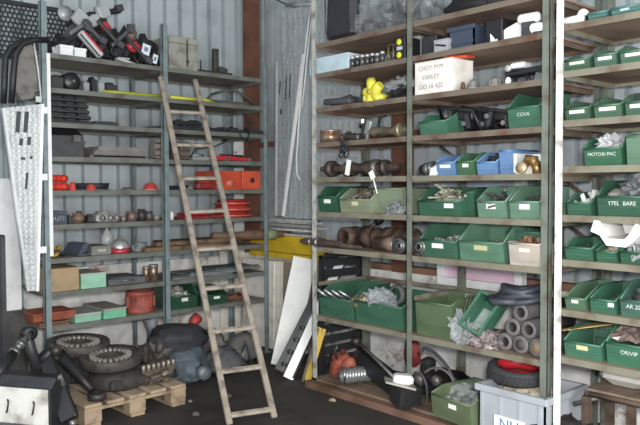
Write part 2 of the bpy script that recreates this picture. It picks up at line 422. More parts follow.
def bag(S, label, dep, col=None, amp=.3, seed=1, name='plastic_bag', cat='bag', M=None, turn=0, dy=0, group=None):
    t = T(S, name, label, cat, group, dy, turn)
    b = B(); b.blob((0, dep/2, 0), (S.w, dep, S.h), amp*1.3, 3.4, seed, 3, True, False); b.build('bag_skin', M or plastic, t)
    q = random.Random(seed); b = B()
    p = [(0, dep/2, S.h*.97)]; n = 9                              # gathered mouth
    vs = []; 
    for k in range(n):
        a = 2*PI*k/n; rr = S.w*.14*q.uniform(.5, 1.2); vs.append((math.cos(a)*rr, dep/2+math.sin(a)*rr, S.h*.95+S.w*.1*q.uniform(.2, 1)))
    vs.append((0, dep/2, S.h*.85)); b.add(vs, [(k, (k+1) % n, n) for k in range(n)]); b.build('bag_mouth', M or plastic, t)
    return t
def tube_stub(bld, c, r, ln, ax='Y', wall=.75, n=18):
    bld.lathe([(r*wall, 0), (r, 0), (r, ln), (r*wall, ln), (r*wall, 0)], c, ax, n)

# ================================================================== LEFT UNIT
# ---- bottom shelf (0)
S = spot('L', 31, 75, 0, .05, 311); b = B(); b.box((0, .15, S.h*.35), (S.w, .3, S.h*.7), None, .003)
t = T(S, 'flat_box', 'flat rust-red box on brown boards at the left end of the lowest shelf', 'box', dx=.02)
S.h = .055
b = B(); b.box((0, .16, .027), (S.w-.01, .28, .05), None, .003); b.build('box_body', mat('8d4a35', .75, 0, .25, 8), t)
b = B(); b.box((0, .16, .058), (S.w, .29, .012), None, .003); b.build('box_lid', mat('9a543d', .75, 0, .25, 8), t)
t.location.z += .034
for k in range(2):
    S2 = spot('L', 40, 70, 0, .01+.0*k)
    o = flat(S2, 'board', ['brown board directly on the lowest shelf, under another board', 'brown board between a board and the flat red box'][k], 'board', mat('7d5d46', .8, 0, .3, 7), .3, .014, .02*(k), .02*k, .016*k)
S = spot('L', 75, 102, 0, .03, 313); box_lid(S, 'parts_box', 'low mint-green box with grey lid, left one of the two on the lowest shelf', '86b59c', .34, .25, 'a9ada6')
S = spot('L', 103.5, 127, 0, .03, 308); box_lid(S, 'parts_box', 'taller mint-green box with grey lid, beside the red ribbed drum', '6fb795', .40, .22, '9c9a90')
S = spot('L', 134, 160, 0, .06, 292); drum(S, 'brake_drum', 'brick-red ribbed drum on the lowest shelf left of the middle post', '9c5146', 'drum', 10)
S = spot('L', 171, 199, 0, .02, 284); bin_(S, 'dark green bin of small silver parts, on the lowest shelf beside the middle post', DKGREEN, .33, 'green bins on the back shelves', lab='d9dad4', lw=.22, cont=(('small_parts', 'silver small parts heaped in the dark green bin beside the middle post', 'parts'), 'a7a59b', 'bnl', .85, 60, .4))
S = spot('L', 200.5, 228, 0, .02, 289); bin_(S, 'low green bin with a small white label seen through the ladder rungs', DKGREEN, .3, 'green bins on the back shelves', lab='e4e6e0', lw=.22, lip=.62, labx=.1)
S = spot('L', 229, 258, 0, .05)
t = T(S, 'wiper_arm', 'pile-topping rusty red bracket on the lowest shelf near the right post', 'bracket'); b = B()
b.box((-.03, .12, .02), (.18, .1, .04), (0, .1, .2), .006); b.build('bracket_plate', mat('7b4b3d', .8, 0, .3), t); b = B(); b.tube([(-.1, .05, .03), (0, .1, .06), (.12, .2, .02)], .012, 8); b.build('bracket_arm', rust, t)
t.name = 'rusty_bracket'; t['label'] = 'rusty red bracket on the lowest shelf near the right post'
# ---- shelf 1
S = spot('L', 49, 80, 1, .04, 268); t = box_lid(S, 'cardboard_box', 'plain brown cardboard box on the shelf above the rust-red flat box', 'a08a6c', .36, .02, 'a6906f', 'carton')
b = B(); b.box((0, .18, S.h+.0005), (.045, .358, .001)); b.build('packing_tape', mat('b59f7e', .4, 0, .1), t)
S = spot('L', 81, 107, 1, .05, 273); box_lid(S, 'parts_box', 'mint-green box with grey lid beside the brown cardboard box', '8fbfa4', .34, .12, 'b0b3ab')
S = spot('L', 109, 146, 1, .05, 277); t = T(S, 'metal_case', 'low dark grey case lying beside a mint-green box', 'case')
b = B(); b.box((0, .17, S.h*.45), (S.w, .34, S.h*.9), None, .008); b.build('case_body', mat('5c6063', .55, .1, .2), t); b = B(); b.box((0, .17, S.h*.93), (S.w*.8, .3, S.h*.14), (0, .03, 0), .005); b.build('case_lid', mat('6b6f71', .55, .1, .2), t)
b = B(); b.tube([(-.05, -.001, S.h*.5), (-.05, -.012, S.h*.6), (.05, -.012, S.h*.6), (.05, -.001, S.h*.5)], .005, 6); b.build('handle', steel, t)
for k, (a, c, top) in enumerate(((146, 152, 267), (153, 161, 265))):
    S = spot('L', a, c, 1, .05, top); t = T(S, 'metal_can', ['small brassy metal can, left of two beside the middle post', 'larger brassy metal can touching the middle post'][k], 'can', 'metal cans by the middle post')
    r = S.w/2; b = B(); b.lathe([(.001, 0), (r, 0), (r, S.h*.9), (r*.8, S.h*.94), (.001, S.h*.94)], (0, r+.02, 0)); b.build('can_body', mat('8d7a6b', .35, .6, .35, 25), t)
    b = B(); b.lathe([(.001, 0), (r*1.06, 0), (r*1.06, S.h*.12), (.001, S.h*.12)], (0, r+.02, S.h*.88)); b.build('can_lid', mat('b7b1a6', .3, .7, .2), t)
for k, (a, c, dz, tn, col, l) in enumerate(((172, 236, 0, .0, '787d7e', 'wide grey folded plate on the second shelf up behind the ladder, bottom of its pile'),
        (190, 248, .02, .06, '8b8f8f', 'grey plate lying crooked in the middle of the pile behind the ladder'), (216, 262, .038, -.06, '6d7476', 'dark grey plate on top at the right end of the pile behind the ladder'))):
    S = spot('L', a, c, 1, .03, dz=dz); b = B()
    b.box((0, .2, .006), (S.w*.96, .36, .012), None, .002); b.box((0, .03, .012), (S.w*.9, .05, .02), (.3, 0, 0), .003); b.box((S.w*.3, .25, .013), (S.w*.22, .22, .014), None, .002)
    one(b, S, 'sheet_metal', l, 'panel', mat(col, .6, .2, .3, 9), 'sheet metal panels behind the ladder', 0, tn)
# ---- shelf 2
S = spot('L', 50, 70, 2, .05, 245); t = T(S, 'pipe_fitting', 'yellow-brown hose and clamp tangle on the third shelf up, beside the left post', 'fitting')
tangle(S.w, .22, S.h, 4, .013, 3).build('hose', mat('a8862f', .5, 0, .3), t); tangle(S.w*.9, .25, S.h*.9, 4, .012, 9).build('dark_hose', dgrey, t)
for k in range(3):
    S = spot('L', 71+k*5, 89+k*1, 2, .05, 245); b = B(); b.box((0, .12, .05), (.012, .26, .11), (0, .55, .1), .002); b.box((.02, .12, .012), (.07, .26, .012), (0, -.1, .1))
    one(b, S, 'steel_bracket', ['slate-blue folded steel bracket nearest the yellow hose', 'slate-blue folded steel bracket, middle one of three', 'slate-blue folded steel bracket nearest the grey box'][k], 'bracket', mat('59626f', .5, .4, .25), 'folded brackets', .02*k)
S = spot('L', 91.5, 112, 2, .06, 246); t = box_lid(S, 'grey_box', 'plain grey box on the third shelf up, left of the glass jar', '7b7b76', .28, .18); b = B(); b.box((0, .0, S.h*.5), (S.w*.4, .003, S.h*.25)); b.build('label_card', mat('a9a9a2', .7), t)
S = spot('L', 104, 116, 2, .3, 229); t = T(S, 'glass_jar', 'clear glass jar standing behind the red and white bowl', 'jar'); r = S.w/2
b = B(); b.lathe([(.001, 0), (r, 0), (r, S.h*.6), (r*.9, S.h*.7), (r*.5, S.h*.86), (r*.5, S.h*.95), (.001, S.h*.95)], (0, r, 0)); b.build('jar_body', mat('c9cfce', .08, 0, .05, alpha=.55), t); b = B(); b.cyl((0, r, S.h*.93), r*.55, S.h*.1); b.build('jar_lid', steel, t)
S = spot('L', 115, 133.5, 2, .05, 238); t = T(S, 'lamp_bowl', 'red and silver domed lamp bowl on the third shelf up, before the middle post', 'lamp'); r = S.w/2; h = S.h
b = B(); b.lathe([(.001, 0), (r*.95, 0), (r, h*.1), (r*.97, h*.34), (.001, h*.34)], (0, r, 0)); b.build('red_base', mat('b33a48', .35), t)
b = B(); b.lathe([(r*.96, h*.34), (r*.93, h*.5), (r*.75, h*.74), (r*.35, h*.88), (.001, h*.9)], (0, r, 0)); b.build('silver_dome', mat('c9cbc9', .2, .6, .1), t); b = B(); b.lathe([(.001, h*.86), (r*.16, h*.86), (r*.16, h), (.001, h)], (0, r, 0)); b.build('dome_knob', steel, t)
S = spot('L', 136, 150, 2, .1, 243); drum(S, 'metal_tin', 'small dull grey tin beside the middle post on the third shelf up', '84898a', 'tin', 0 or 4, .3)
wood = mat('6f5a45', .85, 0, .45, 14, dirt='43352a')
pl = [(143, 232, .0, .02, .04), (150, 240, .10, .0, .03), (170, 255, .2, -.03, .05), (158, 236, .06, .03, .08), (176, 262, .16, -.02, .09), (168, 226, .24, .05, .1)]
pn = ['long rusty bar at the front of the rusty bar pile behind the ladder', 'rusty bar second from the front in the bar pile', 'rusty bar at the back of the bar pile', 'rusty bar lying across the front of the bar pile, second layer', 'rusty bar reaching furthest right in the upper layer of the pile', 'short rusty bar on top of the pile behind the ladder']
for k, (a, c, dy, tn, zz) in enumerate(pl):
    S = spot('L', a, c, 2, .05); b = B(); hh = .035
    lay = 0 if k < 3 else 1
    b.box((0, dy, .0175+lay*.036), (S.w, .08, .034), (0, 0, tn), .004); b.box((S.w*.2, dy, .0175+lay*.036), (S.w*.3, .086, .036), (0, 0, tn), .003)
    one(b, S, 'rusty_bar', pn[k], 'bar', [wood, rust, rustdk][k % 3], 'rusty bars behind the ladder')
# long exhaust pipe sticking out to the right
A = at(212, 242, Y=YL+.12); A.z = LZ[2]+.10; t = thing('exhaust_pipe', 'long rusty exhaust pipe with a pale green band, sticking out past the right post', 'pipe', A)
e = at(294, 245, Y=YL+.05)-A; e.z = -.02
b = B(); b.tube([(0, 0, 0), e*.35, e*.4, e*.62, e*.72, e*.8, e*.83, e], [.03, .034, .045, .05, .05, .035, .03, .028], 12); b.build('pipe_body', mat('705a48', .75, .2, .35, 9), t)
b = B(); b.tube([e*.62, e*.75], .053, 12); b.build('green_band', mat('83916f', .7), t); b = B(); b.tube([e*.9, e*.94, e*.98], [.034, .042, .036], 12); b.build('flange', rustdk, t)
S = spot('L', 162, 165.5, 2, .0); 
# ---- shelf 3
S = spot('L', 45, 68, 3, .05, 211.5); t = box_lid(S, 'writing_box', 'dark slate box with a white scrawl, fourth shelf up by the left post', '434a54', .28, .15, '505862')
text('WUTT.', .042, mat('9aa1a8', .7), t, (0.01, -.001, S.h*.42))
S = spot('L', 68.5, 73, 3, .1, 216); b = B(); b.box((0, .05, S.h/2), (S.w, .1, S.h), None, .004); b.box((0, .05, S.h*.98), (S.w*.5, .05, .02)); one(b, S, 'relay_block', 'small black block between the slate box and the brown coil', 'block', dgrey)
S = spot('L', 74, 87, 3, .05, 211); t = T(S, 'ignition_coil', 'brown round coil on the fourth shelf up, right of the slate box', 'coil'); r = S.w/2
b = B(); b.lathe([(.001, 0), (r*.8, 0), (r*.8, S.h*.2), (r, S.h*.25), (r, S.h*.55), (r*.75, S.h*.6), (r*.75, S.h*.8), (.001, S.h*.82)], (0, r, 0)); b.build('coil_body', mat('80685a', .6, .2, .3), t); b = B(); b.cyl((r*.2, r, S.h*.8), r*.4, S.h*.2); b.build('coil_cap', rustdk, t)
S = spot('L', 88, 97, 3, .12, 214); b = B(); b.box((0, .06, S.h*.4), (S.w, .12, S.h*.8), None, .005); b.cyl((0, .06, S.h*.75), S.w*.3, S.h*.25); one(b, S, 'solenoid', 'black lump of a part left of the pale cast carburettor', 'part', mat('3b3d3d', .6, .2, .3))
S = spot('L', 97.5, 121, 3, .05, 211); t = T(S, 'carburettor', 'pale cast metal carburettor on the fourth shelf up', 'carburettor'); w, h = S.w, S.h
b = B(); b.box((0, .07, h*.4), (w, .12, h*.75), None, .012); b.box((-w*.1, .07, h*.85), (w*.6, .09, h*.25), None, .01); b.build('cast_body', mat('a9aaa5', .5, .4, .3, 25), t)
for x in (-.28, .06, .32):
    b = B(); tube_stub(b, (x*w, -.012, h*.4), h*.25, .03); b.build('intake', mat('6b6a67', .5, .4), t)
for k, (a, c, top, col) in enumerate(((122, 127, 216, '8c7b72'), (129, 138.5, 211.5, '7c6760'), (140, 146.5, 209, '46423f'), (147.5, 154, 211, '5e5a55'), (155, 161, 215, '8a8984'))):
    S = spot('L', a, c, 3, .05, top); t = T(S, 'tin_can', ['short brownish tin right of the pale carburettor', 'wide brown tin, second of the row before the middle post', 'tallest dark tin of the row before the middle post', 'dark grey tin, fourth of the row', 'short pale tin touching the middle post'][k], 'tin', 'tins in a row by the middle post')
    r = S.w/2; b = B(); b.lathe([(.001, 0), (r, 0), (r, S.h*.95), (.001, S.h*.95)], (0, r, 0)); b.build('tin_body', mat(col, .5, .3, .3, 20), t); b = B(); b.lathe([(r*.7, S.h*.9), (r*1.05, S.h*.9), (r*1.05, S.h), (r*.7, S.h)], (0, r, 0)); b.build('tin_rim', mat(col, .4, .5, .2), t)
S = spot('L', 171, 174.5, 3, .06, 211); b = B(); r = S.w/2; b.lathe([(.001, 0), (r, 0), (r, S.h*.75), (r*.5, S.h*.85), (r*.5, S.h), (.001, S.h)], (0, r, 0)); one(b, S, 'bottle', 'small white bottle just right of the middle post', 'bottle', white)
for k, (a, c, d, dz, col, l) in enumerate(((185, 210, .04, 0, 'a93c44', 'red plastic cover lying flat behind the ladder, lower of two'), (188, 208, .06, .03, 'b8424a', 'red plastic cover on top of another behind the ladder'), (210, 222, .1, 0, 'a04a4e', 'faded red plastic cover right of the ladder-hidden pair'))):
    S = spot('L', a, c, 3, d, dz=dz); b = B(); b.box((0, .1, .012), (S.w, .2, .022), None, .008); b.box((0, .1, .025), (S.w*.6, .1, .012), None, .005); one(b, S, 'plastic_shell', l, 'cover', mat(col, .35), 'red covers behind the ladder')
for k in range(3):
    S = spot('L', 226+k*1.0, 260-k*1.5, 3, .05, dz=.056*k); t = T(S, 'beacon_lens', ['orange-red ribbed lens dish, bottom of the stack of three under the orange box', 'orange-red ribbed lens dish, middle of the stack of three', 'orange-red ribbed lens dish, top of the stack of three'][k], 'lens', 'stacked lens dishes')
    r = min(S.w/2, .2); b = B(); b.lathe([(.001, 0), (r*.93, 0), (r, .012), (r, .022), (r*.9, .026), (r*.86, .046), (r*.74, .054), (.001, .054)], (0, r, 0), n=28); b.build('dish', mat(['9e3a30', 'b8463a', 'a8382f'][k], .3, 0, .15), t)
    b = B(); b.lathe([(r, .008), (r*1.02, .012), (r*1.02, .02), (r, .024)], (0, r, 0), n=28); b.build('rim', mat('c25a4c', .3), t)
# ---- shelf 4
for k, (a, c, dz, top) in enumerate(((49, 70, 0, 0), (50, 69, .062, 0))):
    S = spot('L', a, c, 4, .05, dz=dz); t = T(S, 'toy_lamp', ['bright red light housing beside the left post, lower of two', 'bright red light housing stacked on its twin beside the left post'][k], 'lamp', 'red light housings')
    b = B(); b.box((0, .08, .03), (S.w, .15, .056), (0, 0, .05*k), .014); b.build('housing', mat('c02f24', .25, 0, .1), t)
    for x in (-.3, .25):
        b = B(); b.lathe([(.001, 0), (.02, 0), (.022, -.012), (.001, -.016)], (x*S.w, .006, .03), 'Y'); b.build('lens', mat('d9452f', .15), t)
    t.name = 'light_housing'
S = spot('L', 70.5, 78, 4, .03, 182); dish(S, 'small_lens', 'small red domed lens beside the stacked red light housings', 'c4463f', 'lens')
S = spot('L', 88, 99, 4, .02, 184); dish(S, 'small_lens', 'small red domed lens before the black pan', 'bb4a44', 'lens')
S = spot('L', 82, 116, 4, .2, 183); dish(S, 'black_pan', 'wide black round pan with a grey rim behind a red lens', '35373a', 'pan', lambda r, h: [(.001, 0), (r*.85, 0), (r*.92, h*.3), (r, h), (r*.96, h), (r*.86, h*.35), (.001, h*.2)], .4, .1, 0, '8f9292')
S = spot('L', 124, 140, 4, .05, 187); dish(S, 'chrome_dish', 'flat shiny chrome lid on the fifth shelf up', 'c9cccb', 'lid', None, .15, .8)
S = spot('L', 147, 161.5, 4, .03, 183); dish(S, 'small_lens', 'red domed lens touching the middle post', 'b8443f', 'lens', knob='c98b82')
S = spot('L', 170, 186, 4, .1, 187); b = B(); b.box((0, .06, .02), (S.w, .1, .035), (0, 0, .2), .006); b.tube([(-.08, .02, .02), (.1, .0, .03)], .01, 8); one(b, S, 'wiper_motor', 'black flat part right of the middle post on the fifth shelf up', 'part', blackr)
S = spot('L', 199, 214, 4, .05, 180); t = T(S, 'light_bar', 'dark red light bar between the ladder rails on the fifth shelf up', 'light bar'); b = B(); b.box((0, .05, S.h*.4), (S.w, .08, S.h*.7), None, .012); b.build('bar_housing', mat('8f3733', .35, 0, .2), t); b = B(); b.box((0, .05, S.h*.82), (S.w*.7, .06, S.h*.3), None, .008); b.build('bar_lens', mat('b04a40', .2), t)
S = spot('L', 217.5, 262, 4, .03, 171); t = T(S, 'steel_box', 'large orange-red box with two square faces and a dark hole, at the right post', 'box')
M = mat('bb4a33', .45, 0, .15, 7); w, h = S.w, S.h
b = B(); b.box((-w*.22, .2, h/2), (w*.54, .36, h), None, .004); b.build('box_body', M, t)
b = B(); b.box((w*.275, .19, h/2+.002), (w*.42, .36, h), None, .004); b.build('end_panel', mat('c65339', .45, 0, .12, 7), t); b = B(); b.lathe([(.001, 0), (.024, 0), (.024, -.003), (.016, -.003), (.001, -.001)], (w*.29, .01, h*.5), 'Y'); b.build('hole_rim', blackr, t)
b = B(); b.lathe([(.001, .012), (.03, .01), (.036, 0), (.03, -.03), (.012, -.035), (.001, -.035)], (-w*.22, .02, h*.35), 'Y'); b.build('lamp_socket', mat('d07b62', .2), t)
# ---- shelf 5
S = spot('L', 50, 90, 5, .05, 127); t = T(S, 'black_case', 'scuffed black case with a sloping lid on the sixth shelf up by the left post', 'case'); w, h = S.w, S.h
b = B(); b.prism([(0, 0), (.02, h*.72), (.2, h), (.34, h), (.34, 0)], -w/2, w*.32, 'X'); b.build('case_body', mat('2b2d30', .5, 0, .3, 12), t, None, -.16)
b = B(); b.box((w*.3, .13, h*.4), (w*.34, .24, h*.5), (.0, .35, -.3), .008); b.build('case_lid', mat('333538', .5, 0, .3), t); b = B(); b.box((w*.14, -.02, h*.62), (.06, .02, .05)); b.build('latch', mat('64605c', .4, .3), t)
for k in range(3):
    S = spot('L', 92+k*3, 150-k*4, 5, .05, dz=.03*k); b = B(); b.box((0, .25, .013), (S.w, .44, .026), (0, 0, .03*k), .003); b.box((-S.w*.42, .25, .02), (.02, .43, .03), (0, 0, .03*k)); b.box((0, .04, .022), (S.w*.9, .02, .022), (0, 0, .03*k)); one(b, S, 'flat_sheet', ['grey flat panel at the bottom of the pile right of the black case', 'grey flat panel in the middle of the pile right of the black case', 'grey flat panel on top of the pile right of the black case'][k], 'panel', mat(['6b6966', '74716d', '7d7a76'][k], .7, 0, .2), 'flat grey panels')
for k, (a, c, top) in enumerate(((156, 161.5, 139), (173, 178.5, 140), (180.5, 190.5, 141))):
    S = spot('L', a, c, 5, .08, top); t = T(S, 'filter_cartridge', ['pale brown filter block just left of the middle post', 'dark brown filter block right of the middle post', 'wide brown filter block beneath the black wire'][k], 'filter', 'filter blocks'); b = B(); b.box((0, .06, S.h*.5), (S.w, .11, S.h*.9), None, .006); b.build('filter_body', mat(['7f7871', '564d47', '675a50'][k], .8, 0, .3, 20), t); b = B()
    for q in (.2, .5, .8): b.box((0, .004, S.h*q), (S.w*.96, .01, .012))
    b.build('filter_ribs', rustdk, t)
S = spot('L', 193, 211, 5, .1, 150); b = B(); b.box((0, .1, .02), (S.w, .2, .035), None, .006); b.tube([(-S.w*.4, .05, .05), (S.w*.4, .1, .05)], .014, 8); one(b, S, 'pale_bracket', 'pale grey bracket beside the red jack on the sixth shelf up', 'bracket', mat('a3a7a6', .5, .2, .2))
S = spot('L', 212, 254, 5, .05, 152); t = T(S, 'trolley_jack', 'low red tool with chrome ends lying between the ladder and the right post', 'jack'); w = S.w
b = B(); b.prism([(-w/2, .01), (-w*.4, .05), (w*.1, .045), (w*.48, .028), (w/2, .008)], .03, .12, 'Y'); b.build('jack_frame', mat('b82f3a', .35, 0, .15), t)
b = B(); b.tube([(-w*.2, .075, .055), (w*.35, .075, .05)], .012, 8); b.build('jack_arm', blackr, t)
for x in (-.38, -.1, .42):
    b = B(); b.cyl((x*w, .02, .02), .018, .11, 'Y', 14); b.build('jack_wheel', steel, t)
S = spot('L', 190, 240, 5, .02); b = B(); b.tube([(-.2, .0, .1), (-.1, .02, .11), (0.02, .03, .13), (.12, .05, .17), (.2, .1, .2), (.2, .2, .2)], .006, 6)
b.tube([(-.2, .0, .1), (-.22, .1, .004)], .006, 6)
one(b, S, 'black_wire', 'thin black wire curving above the red jack', 'wire', black)
# ---- shelf 6
for k in range(5):
    S = spot('L', 51+k*.3, 93-k*1.3, 6, .05+.006*k, dz=.043*k); t = T(S, 'black_tray', 'black corrugated slab, number' , 'tray', 'stacked black slabs')
    t['label'] = 'black ribbed slab, %s of the stack of five beside the left post' % ['lowest', 'second from bottom', 'middle', 'second from top', 'topmost'][k]
    b = B(); b.box((0, .17, .013), (S.w, .32, .026), (0, 0, .02*(k % 2)), .004); b.build('slab_body', mat('292b2e', .6, 0, .35, 14), t)
    b = B()
    for q in range(3): b.box((-S.w*.32+q*S.w*.32, .17, .032), (S.w*.27, .3, .013), (0, 0, .02*(k % 2)), .004)
    b.build('slab_ribs', mat('3c3e41', .6, 0, .3, 14), t)
for k, (a, c, d, dz) in enumerate(((93.5, 120, .06, 0), (95, 118, .1, .02), (149, 161, .06, 0))):
    S = spot('L', a, c, 6, d, dz=dz); b = B(); b.box((0, .14, .01), (S.w, .26, .018), (0, 0, .06*k), .003); b.box((S.w*.2, .1, .018), (S.w*.4, .1, .014)); one(b, S, 'dark_plate', ['thin dark plate right of the black slab stack, lower one', 'thin dark plate lying on another right of the black slabs', 'thin dark plate touching the middle post on the seventh shelf up'][k], 'plate', mat('43464a', .6, .1, .25), 'thin dark plates')
for k, (a, c, d, zz, tn) in enumerate(((152, 206, .3, 0, .05), (170, 206, .05, 0, -.05), (205, 232, .06, 0, .05), (176, 204, .1, .05, .03), (222, 264, .05, .0, -.1), (214, 255, .22, .0, .1))):
    S = spot('L', a, c, 6, d, dz=zz); t = T(S, 'rubber_profile', ['long black rubber strip at the back behind the ladder', 'black rubber strip between the ladder rails', 'black rubber strip right of the ladder', 'black rubber strip stacked on another behind the ladder', 'black clamp-ended strip at the right post, seventh shelf up', 'black strip lying behind the clamp-ended one'][k], 'strip', 'black rubber strips', turn=tn)
    b = B(); b.box((0, .05, .02), (S.w, .07, .035), None, .01); b.build('strip_body', mat('2e3033', .6, 0, .3), t); b = B(); b.box((S.w*.25, .05, .042), (S.w*.36, .045, .02), (0, 0, .1), .006); b.build('clamp', mat('3b3f45', .5, .2), t); b = B(); b.box((-S.w*.3, .05, .04), (S.w*.15, .06, .02), None, .006); b.build('clamp', mat('3b3f45', .5, .2), t)
S = spot('L', 232, 250, 6, -.02); b = B(); b.tube([(-.08, .06, .05), (-.06, -.03, .03), (-.02, -.05, -.05), (.03, -.05, -.07), (.07, -.03, .0), (.08, .05, .05)], .007, 6); b.tube([(-.08, .06, .05), (-.08, .1, .004)], .007, 6); one(b, S, 'hanging_strap', 'black strap looping down over the shelf edge above the orange box', 'strap', black)
# ---- shelf 7
for k, (a, c, top, d, col) in enumerate(((52, 64, 74, .08, '3a3a3a'), (66, 80, 72, .06, '26272a'), (84, 90, 80, .06, '8f9396'), (92, 97, 76, .1, '2b2c2f'), (99, 105, 79, .07, '9a9da0'), (106, 118, 82, .2, '3d3e40'))):
    S = spot('L', a, c, 7, d, top); t = T(S, 'electric_motor' if k == 1 else 'dark_part', ['dark grey block nearest the left post on the eighth shelf up', 'black round motor on the eighth shelf up', 'pale metal block right of the black motor', 'slim black block between two pale blocks', 'pale metal block left of the yellow hose end', 'low dark block behind the yellow hose'][k], 'part', 'motors and blocks on the eighth shelf')
    if k == 1:
        b = B(); b.lathe([(.001, 0), (S.h*.4, .005), (S.h*.5, .02), (S.h*.5, .16), (.001, .17)], (0, 0, S.h*.5), 'Y'); b.build('motor_can', mat(col, .4, .2), t); b = B(); b.cyl((0, -.02, S.h*.5), .012, .03, 'Y', 10); b.build('motor_shaft', steel, t)
    else:
        b = B(); b.box((0, .06, S.h*.42), (S.w, .12, S.h*.82), None, .006); b.build('block_body', mat(col, .5, .2, .3), t); b = B(); b.box((0, .06, S.h*.9), (S.w*.5, .08, S.h*.18), None, .004); b.build('block_cap', mat(col, .4, .3), t)
yel = mat('c7c53a', .45, 0, .1); yg = mat('9fa33c', .45, 0, .15)
S = spot('L', 104, 161, 7, .03); b = B(); b.tube([(-S.w/2, .05, .015), (-S.w*.2, .0, .015), (S.w*.1, .02, .015), (S.w/2, .0, .015)], .014, 8); one(b, S, 'yellow_hose', 'yellow-green hose lying along the shelf edge left of the middle post', 'hose', yg)
S = spot('L', 170, 220, 7, .03); b = B(); b.tube([(-S.w/2, .0, .015), (-S.w*.1, .01, .015), (S.w*.2, .0, .016), (S.w/2, .08, .015)], .014, 8); one(b, S, 'yellow_hose', 'bright yellow hose lying along the shelf edge behind the ladder tops', 'hose', yel)
S = spot('L', 222, 262, 7, .02); b = B(); b.tube([(-.2, .2, .1), (-.1, .12, .14), (0, .08, .13), (.1, .04, .07), (.17, .03, .008)], .011, 8); b.tube([(-.2, .2, .1), (-.24, .3, .011)], .011, 8); one(b, S, 'dark_hose', 'dark hose arching down to the shelf edge at the right post', 'hose', mat('4a4b46', .5))
S = spot('L', 108, 160, 7, .25); b = B(); b.box((0, .1, .02), (S.w, .18, .04), None, .005); b.box((0, .02, .045), (S.w*.96, .02, .03)); one(b, S, 'light_fitting', 'long grey-brown light fitting behind the yellow-green hose', 'fitting', mat('6b675f', .6, .1, .2))
S = spot('L', 176, 250, 7, .25); b = B(); b.box((0, .1, .02), (S.w, .18, .04), None, .005); b.box((0, .02, .045), (S.w*.96, .02, .03)); one(b, S, 'light_fitting', 'long grey-brown light fitting behind the bright yellow hose', 'fitting', mat('5f5b55', .6, .1, .2))
# ---- top shelf (8)
S = spot('L', 170, 199, 8, .1, 37); t = T(S, 'tool_chest', 'weathered grey metal chest with a clasp on the very top of the back shelving', 'chest'); w, h = S.w, S.h
gm = mat('9b9c92', .55, .2, .3, 8, dirt='77746a')
b = B(); b.box((0, .14, h*.4), (w, .26, h*.8), None, .006); b.build('chest_body', gm, t); b = B(); b.box((0, .14, h*.9), (w*1.03, .27, h*.2), None, .006); b.build('chest_lid', gm, t)
b = B(); b.box((.03, .006, h*.55), (.014, .01, h*.8), None, .002); b.box((.03, .0, h*.3), (.03, .012, .03), None, .003); b.build('clasp', mat('54524c', .5, .4), t); b = B(); b.tube([(-w*.52, .08, h*.5), (-w*.58, .08, h*.42), (-w*.58, .2, h*.42), (-w*.52, .2, h*.5)], .005, 6); b.build('handle', dsteel, t)
S = spot('L', 198, 236, 8, .04, 52); t = T(S, 'tow_bracket', 'dark steel bar with a square loop on top shelf, right of the grey chest', 'bracket'); w = S.w
b = B(); b.box((0, .1, .022), (w, .07, .03), (0, .02, -.1), .004); b.build('bar', mat('3b3733', .6, .3), t); b = B(); b.tube([(-w*.45, .08, .03), (-w*.45, .08, .09), (-w*.3, .08, .12), (-w*.3, .08, .03)], .006, 6); b.build('loop', black, t)
b = B(); b.box((w*.33, .12, .06), (w*.22, .06, .05), (0, .2, 0), .006); b.box((w*.28, .2, .14), (.05, .05, .25), None, .005); b.build('upright_stub', mat('4c4a46', .6, .3), t)
# pile of lamp clusters and wiring
junk = [  # px0, px1, top py, setback, lift, kind
 ('cable_bundle', 'black cable bundle', 'cable', 76, 108, 38, .12, 0, 'tangle'), ('cable_bundle', '', 'cable', 104, 140, 36, .18, 0, 'tangle'), ('cable_bundle', '', 'cable', 138, 163, 44, .08, 0, 'tangle'),
 ('rubber_block', '', 'block', 76, 116, 17, .25, 0, 'blob'), ('rubber_block', '', 'block', 108, 138, 28, .28, 0, 'blob'), ('rubber_block', '', 'block', 138, 166, 38, .28, 0, 'blob'), ('rubber_block', '', 'block', 54, 78, 34, .28, 0, 'blob')]
jl = ['black cable bundle at the left front of the heap on the top shelf', 'black cable bundle in the middle of the heap on the top shelf', 'black cable bundle with tags at the right end of the heap', 'black rubber lump under the upright clear lamps', 'black rubber lump under the red reflector at the heap middle', 'black rubber lump left of the grey chest', 'black rubber lump before the perforated panel']
for k, (nm, _, ca, a, c, top, d, lf, kd) in enumerate(junk):
    S = spot('L', a, c, 8, d, top); t = T(S, nm, jl[k], ca)
    if kd == 'tangle':
        tangle(S.w, .22, S.h, 7, .012, k+20).build('cables', black, t); b = B(); b.box((0, .1, S.h*.4), (.1, .06, .05), (.3, .4, .5), .006); b.build('plug', dgrey, t)
    else:
        b = B(); b.blob((0, .12, 0), (S.w, .26, S.h), .4, 2.5, k, 3, True, False); b.build('lump', mat('26262a', .5, 0, .3), t); b = B(); b.box((0, .02, S.h*.5), (S.w*.5, .08, S.h*.3), (.4, .3, .2), .008); b.build('bracket', dgrey, t)
def pile(nm, label, ca, a, c, y0, y1, d, parts, rot=(0, 0, 0), group=None):
    p = at((a+c)/2, (y0+y1)/2, Y=YL+d); t = thing(nm, label, ca, p, 0, group, rot); u = at(c, y0, Y=YL+d)-at(a, y1, Y=YL+d)
    for pn, f, M in parts: b = B(); f(b, abs(u.x), abs(u.z)); b.build(pn, M, t)
    return t
